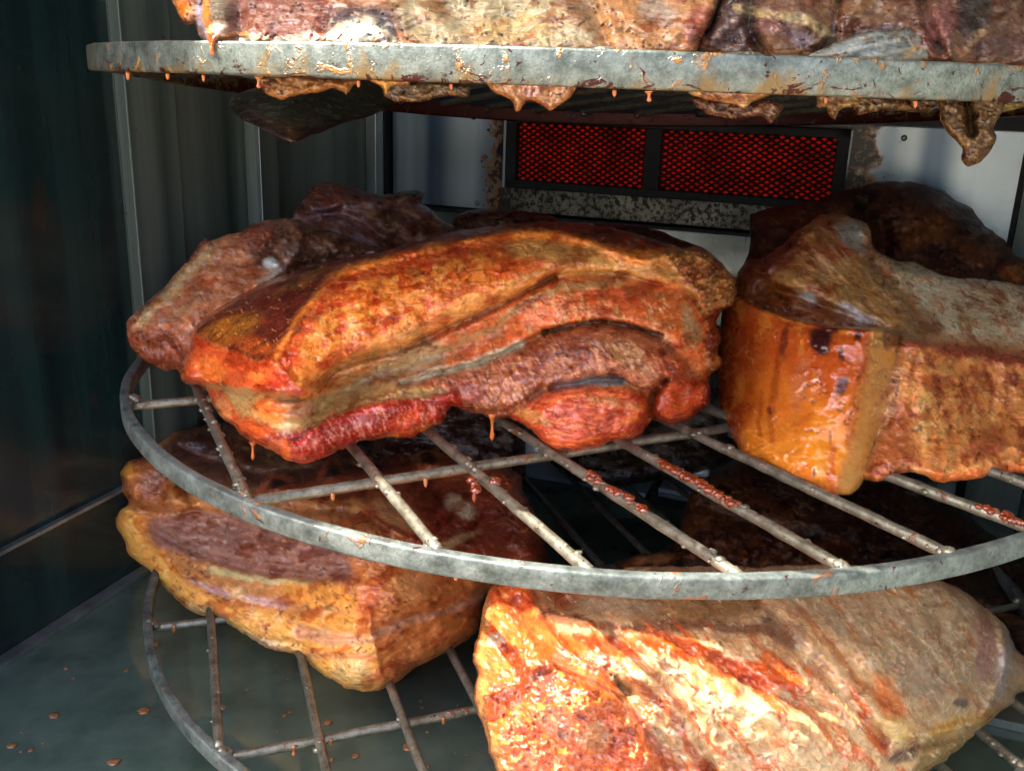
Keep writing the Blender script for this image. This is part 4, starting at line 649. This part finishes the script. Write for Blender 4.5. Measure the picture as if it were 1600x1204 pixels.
for u, ln, wd in ((300, 7, 7), (712, 8, 8), (1010, 6, 6), (1330, 6, 7)):
    y_, v_ = hoop_y(u, -BAND); drip(mid, u, v_ - 3, v_ + ln, wd, y_, FAT, 'hanging_drop')
def under(parent, L, z, name='hanging_drop'):
    for u, v, ln, wd in L:
        y_ = float(on_z(u, v, z)[1]); drip(parent, u, v - 4, v + ln, wd, y_, FAT, name)
under(mid, [(665, 751, 10, 7), (520, 774, 8, 7), (1178, 698, 8, 6)], -.02)
drip(mid, 741, 745, 784, 10, float(on_z(741, 745, -.02)[1]), CHAR, 'hanging_drop')
under(low, [(459, 1168, 12, 8), (517, 1158, 7, 5), (693, 1124, 7, 6), (272, 980, 8, 6)], Z_LOW - .02)

# pale stubs added to stand for the white glints far back
PALE = NT('pale_glint'); PALE.set(Base_Color='e8ece8', Roughness=.25, Metallic=.3); PALE = PALE.m
for (u, v, y, r_, el, lb) in ((836, 700, .35, .030, 1.0, 'white stub added for a bright glint behind the middle rack, under the belly slab'), (1092, 737, .45, .014, 2.2, 'small pale stub added for a glint between the bars, left of the rind block'), (1482, 786, .4, .013, 3.0, 'flat pale stub added for a glint under the skin-on roast, far back')):
    p = on_y(np.array([u]), np.array([v]), y)[0]; mm = MB(); mm.tube([p - A * r_ * el, p - A * r_ * el * .8, p + A * r_ * el * .8, p + A * r_ * el], 0, 14, True, [r_ * .7, r_, r_, r_ * .7])
    tag(mm.build('glint_stub', PALE, None), lb, 'clip', 'pale glint stubs at the back')


# ------------------------------------------------------------------ oven cabinet
WW = 1.09
def brushed(name, base, dark, streaks=(40, 40, 1.2), rough=.3, metallic=.85, stain=None, stain_or_reflection_at=.62, spots=False):
    M = NT(name); vs = M.coord(streaks); v = M.coord()
    a = M.noise(vs, 1.0, 5, .6); f = M.noise(M.coord((streaks[0] * 6, streaks[1] * 6, 6)), 1.0, 3, .5); sp = M.noise(v, 160, 3, .6); big = M.noise(v, 14, 4, .6, .4)
    c = M.mix(M.ramp(a, [(.35, 0.), (.65, 1.)]), base, dark); c = M.mix(M.math('MULTIPLY', f, .25), c, dark)
    if stain: c = M.mix(M.math('MULTIPLY', M.ramp(big, [(stain_or_reflection_at, 0.), (stain_or_reflection_at + .15, 1.)]), .8), c, stain)
    dots = M.ramp(sp, [(.70, 0.), (.73, 1.)]); c = M.mix(M.math('MULTIPLY', dots, .6), c, '3a2c1c')
    if spots: c = M.mix(M.ramp(M.noise(v, 210, 4, .7), [(.46, 0.), (.58, 1.)]), c, '261e16')
    M.set(Base_Color=c, Metallic=metallic, Roughness=M.math('ADD', M.math('MULTIPLY', f, .15), rough)); M.l(M.bump(f, .12, .0004, M.bump(big, .25, .004)), M.b.inputs['Normal'])
    return M.m
def flat_panel(name, P, mat, parent=None, kind='structure'):
    m = MB(); P = [np.array(p, float) for p in P]; m.add(P, [tuple(range(len(P)))]); o = m.build(name, mat, parent, False)
    if kind: tag(o, kind=kind)
    return o
def slab(m, a0, a1, b0, b1, z0, z1): m.box(cab(a0, b0, z0), A * (a1 - a0), B * (b1 - b0), np.array([0, 0, z1 - z0]))
STEEL = brushed('brushed_steel_back', '8c9698', '566468', (26, 26, .8), .34, .8)
STEELL = brushed('greasy_steel_left', '8c978d', '38443e', (14, 14, .4), .34, .4, '6a3a18', .66)  # wide colour streaks painted for soft vertical reflections, plus real brown stains
STEELW = brushed('dull_steel_lower', 'a4b0b4', '74807c', (8, 8, 8), .2, .9, '3a3428', .6)
SPECK = brushed('speckled_steel', '8a8676', '5c584c', (30, 30, 30), .35, .7, None, .6, True)
BLACK = brushed('black_metal', '0c0c0c', '050505', (20, 20, 20), .5, .3)
GLASS = brushed('dark_smoked_panel', '1e3432', '121e1e', (30, 30, 2), .12, .0, '3a2416', .60)  # reddish smears painted in for the burner's reflection
TRIM = brushed('bright_trim', 'a8b0ac', '70787a', (30, 30, 2), .3, .8)
LIGHT = brushed('pale_bounce_steel', 'b4b8b2', '949a94', (20, 20, 20), .45, .3)  # steel made paler so ceiling and right wall bounce light inward
# walls
m = MB(); slab(m, -WW - .023, -WW - .05, -1.45, -1.0, FLOOR, 1.56); tag(m.build('left_sun_blocker', STEEL, None, False), kind='structure')  # unseen panel added to keep the sun off the lower left meat
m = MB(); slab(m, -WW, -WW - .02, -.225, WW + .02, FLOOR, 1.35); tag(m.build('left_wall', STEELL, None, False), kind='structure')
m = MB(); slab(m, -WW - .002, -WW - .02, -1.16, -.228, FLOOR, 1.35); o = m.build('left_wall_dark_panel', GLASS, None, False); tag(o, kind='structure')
m = MB(); slab(m, WW, WW + .02, -1.16, WW + .02, FLOOR, 1.35); tag(m.build('right_wall', LIGHT, None, False), kind='structure')
m = MB(); slab(m, -WW, WW, WW, WW + .02, FLOOR, 1.35); bw = m.build('back_wall', STEELW, None, False); tag(bw, kind='structure')
m = MB(); slab(m, -WW - .02, WW + .02, -1.12, WW + .02, 1.35, 1.40); tag(m.build('ceiling', LIGHT, None, False), kind='structure')
m = MB(); slab(m, -WW, -1.045, .99, WW, FLOOR, 1.34); tag(m.build('corner_strip', BLACK, bw, False))
# upper back sheet, near-black all over
m = MB(); slab(m, -1.04, 1.08, 1.05, 1.088, .503, 1.34); m.build('dark_upper_sheet', BLACK, bw, False)
# steel sheet round the burner opening: one sheet with burn stains by the burner
Ms = NT('burnt_steel'); M = Ms
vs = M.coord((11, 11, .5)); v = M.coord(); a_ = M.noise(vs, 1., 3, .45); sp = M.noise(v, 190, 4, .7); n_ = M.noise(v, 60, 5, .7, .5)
tc = M.n('TexCoord'); sx = M.n('SeparateXYZ'); M.l(tc.outputs['Generated'], sx.inputs[0])
vm = M.n('VectorMath', operation='DOT_PRODUCT'); M.l(tc.outputs['Object'], vm.inputs[0]); vm.inputs[1].default_value = tuple(A)
apos = M.math('DIVIDE', vm.outputs['Value'], S)
dist = M.math('SUBTRACT', M.math('ABSOLUTE', M.math('ADD', apos, .075)), .53)       # distance beside the burner
mask = M.math('SUBTRACT', 1., M.math('DIVIDE', dist, .16)); mask = M.math('ADD', mask, M.math('MULTIPLY', M.math('SUBTRACT', n_, .5), 1.6))
mk = M.ramp(mask, [(.45, 0.), (.62, 1.)]); mk2 = M.ramp(M.math('ADD', mask, M.math('MULTIPLY', M.math('SUBTRACT', sp, .5), 1.8)), [(.66, 0.), (.75, 1.)])
c = M.mix(M.ramp(a_, [(.44, 0.), (.55, 1.)]), 'b0bcc0', '44586c'); c = M.mix(mk, c, '8a5c24'); c = M.mix(mk2, c, '17100a')  # steel's vertical reflections painted as pale and dark-blue bands; burn stains on top
M.set(Base_Color=c, Metallic=M.math('MULTIPLY', M.math('SUBTRACT', 1., mk), .8), Roughness=.36); M.l(M.bump(n_, .3, .001), M.b.inputs['Normal'])
BURNT = Ms.m
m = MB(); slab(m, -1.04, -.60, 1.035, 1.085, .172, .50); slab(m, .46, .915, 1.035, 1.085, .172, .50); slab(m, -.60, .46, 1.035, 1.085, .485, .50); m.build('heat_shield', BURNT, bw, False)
m = MB(); slab(m, -.60, .46, 1.037, 1.085, .172, .25); m.build('speckled_strip', SPECK, bw, False)
m = MB(); slab(m, -1.04, .915, 1.0, 1.086, .156, .166); m.build('shield_lip', BLACK, bw, False)
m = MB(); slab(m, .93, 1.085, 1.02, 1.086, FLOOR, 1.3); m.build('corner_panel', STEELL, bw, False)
m = MB(); slab(m, .915, .93, 1.04, 1.087, FLOOR, .50); m.build('corner_gap', BLACK, bw, False)
m = MB()
cc = cab(-.63, 1.032, .372); n = 16
m.add([cc + A * .022 * math.cos(t) + np.array([0, 0, .022 * math.sin(t)]) for t in np.linspace(0, 2 * math.pi, n, False)][::-1], [tuple(range(n))]); m.build('bolt_hole', BLACK, bw, False)
for a0, z0 in ((-.98, .19), (-.72, .19), (-.74, .47), (.6, .47), (.83, .47), (.8, .2)):
    m = MB(); m.blob(cab(a0, 1.034, z0), .009, (1, 1, 1), 3, 10, 6, .05); m.build('rivet', TRIM, bw)
# burner
br = empty('infrared_burner'); tag(br, 'black framed infrared gas burner glowing dull red behind wire mesh on the back wall', 'burner')
BA0, BA1, BZ0, BZ1 = -.605, .455, .255, .487; yb = 1.0
m = MB(); fr = .036
slab(m, BA0, BA1, .985, 1.03, BZ1 - fr * .7, BZ1); slab(m, BA0, BA1, .985, 1.03, BZ0, BZ0 + fr * .7); slab(m, BA0, BA0 + fr, .985, 1.03, BZ0, BZ1); slab(m, BA1 - fr, BA1, .985, 1.03, BZ0, BZ1)
BLK = brushed('black_enamel', '0d0f10', '060606', (20, 20, 20), .6, .0); m.build('frame', BLK, br, False, .003)
m = MB(); slab(m, -.145, -.095, .992, 1.03, BZ0 + .02, BZ1 - .02); m.build('divider', BLK, br, False, .002)
m = MB(); slab(m, BA0 - .004, BA0 + .004, .975, .985, BZ0, BZ1); m.build('frame_edge', TRIM, br, False)
G = NT('glowing_ceramic'); gn = G.noise(G.coord(), 45, 4, .6); gf = G.noise(G.coord(), 500, 2, .5)
G.set(Base_Color='3a0e0a', Roughness=.8, Emission_Color='e01808', Emission_Strength=G.math('MULTIPLY', G.math('MULTIPLY', gn, gn), .11))
for a0, a1 in ((BA0 + .03, -.14), (-.10, BA1 - .03)):
    m = MB(); slab(m, a0, a1, 1.022, 1.034, BZ0 + .02, BZ1 - .02); m.build('ceramic_plate', G.m, br, False)
m = MB(); p = .030; q = .019; wz0, wz1 = BZ0 + .02, BZ1 - .02; H = wz1 - wz0; Wd = BA1 - BA0 - .06; sl = q / p
def clipwire(a_start, sgn):
    a0, a1 = a_start, a_start + H / sl; lo, hi = BA0 + .03, BA1 - .03
    c0, c1 = max(a0, lo), min(a1, hi)
    if c1 - c0 < .004: return
    za, zb = (c0 - a0) * sl, (c1 - a0) * sl
    z0, z1 = (wz0 + za, wz0 + zb) if sgn > 0 else (wz1 - za, wz1 - zb)
    y_ = 1.0 if sgn > 0 else 1.003
    m.tube([cab(c0, y_, z0), cab(c1, y_, z1)], .0036, 4, False)
k = BA0 - H / sl
while k < BA1: clipwire(k, 1); clipwire(k, -1); k += p
tag(m.build('wire_mesh', BLK, br, False), kind='stuff')
# posts on the left wall
def post(a0, a1, b0, b1, z0, z1, mat, edge, label):
    r = empty('upright_post'); m = MB(); slab(m, a0, a1, b0, b1, z0, z1); m.build('column', mat, r, False, .003)
    if edge: m = MB(); slab(m, a1 - .006, a1 + .006, b0 - .008, b0 + .002, z0, z1); m.build('bright_edge', TRIM, r, False, .002)
    tag(r, label, 'post')
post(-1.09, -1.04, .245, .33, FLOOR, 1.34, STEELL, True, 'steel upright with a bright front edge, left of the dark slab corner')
post(-1.09, -1.05, .93, .985, FLOOR, 1.34, TRIM, False, 'grey-green steel upright beside the black back corner')
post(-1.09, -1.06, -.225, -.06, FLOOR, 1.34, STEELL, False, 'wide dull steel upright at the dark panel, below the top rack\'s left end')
m = MB(); slab(m, -1.09, -1.074, -1.14, .9, -.392, -.384); m.build('pan_rail', TRIM, bpy.data.objects['left_wall'], False)
# pan floor
M = NT('wet_pan_floor'); v = M.coord(); n1 = M.noise(v, 26, 5, .6); n2 = M.noise(v, 130, 4, .6)
c = M.mix(M.ramp(n1, [(.3, 0.), (.7, 1.)]), '64766c', '46584e'); c = M.mix(M.math('MULTIPLY', M.ramp(n2, [(.64, 0.), (.72, 1.)]), .6), c, '6c6a54')
M.set(Base_Color=c, Metallic=.45, Roughness=M.ramp(n1, [(.3, .05), (.75, .16)]), Specular_IOR_Level=.7); M.l(M.bump(n2, .06, .0006), M.b.inputs['Normal'])
m = MB(); slab(m, -WW, WW, -1.16, WW, FLOOR - .02, FLOOR); tag(m.build('pan_floor', M.m, None, False), kind='structure')
m = MB(); slab(m, -WW, -WW + .03, -1.14, WW, FLOOR + .001, FLOOR + .012); tag(m.build('floor_seam', TRIM, bpy.data.objects['pan_floor'], False))
m = MB(); slab(m, -.5, 0.0, .70, 1.07, FLOOR + .001, FLOOR + .014); slab(m, 0.03, .45, .76, 1.07, FLOOR + .001, FLOOR + .014); m.build('pale_floor_sheet', brushed('pale_reflection', 'b8c8d4', '8496a4', (9, 9, 9), .25, .2), bpy.data.objects['pan_floor'], False)  # pale blue sheets added in place of reflections on the wet floor
m = MB(); slab(m, .87, 1.08, -.12, .5, FLOOR + .001, FLOOR + .02); m.build('pale_floor_sheet', TRIM, bpy.data.objects['pan_floor'], False)
m = MB(); rg = random.Random(3)
for (u, v) in ((18, 1164), (178, 1190), (84, 1117), (240, 1006), (225, 1110), (513, 1128), (556, 1180), (640, 1166)):
    m.blob(on_z(u, v, FLOOR + .002), .012 * rg.uniform(.5, 1.), (1.2, 1.2, .25), u, 10, 6, .6)
for k in range(34): m.blob(on_z(rg.uniform(0, 760), rg.uniform(1000, 1200), FLOOR + .001), .012 * rg.uniform(.1, .34), (1.3, 1.3, .2), k, 7, 5, .6)
tag(m.build('floating_fat_crumbs', grease_material('dull_fat', '6a6240', .4), None), kind='stuff')
# grey tray lying in the pan behind
M = NT('foil_tray'); n1 = M.noise(M.coord(), 70, 5, .65); M.set(Base_Color=M.mix(n1, '5c5a54', '2c2620'), Metallic=.4, Roughness=.4); M.l(M.bump(n1, .4, .003), M.b.inputs['Normal'])
# outside: unseen pavement, added to bounce daylight into the oven
M = NT('pavement_concrete'); n1 = M.noise(M.coord(), 3, 6, .6); M.set(Base_Color=M.mix(n1, '6c655a', '847a6c'), Roughness=.9)
m = MB(); m.add([(-300, -300, -3.2), (300, -300, -3.2), (300, 300, -3.2), (-300, 300, -3.2)], [(0, 1, 2, 3)]); tag(m.build('ground', M.m, None, False), kind='structure')
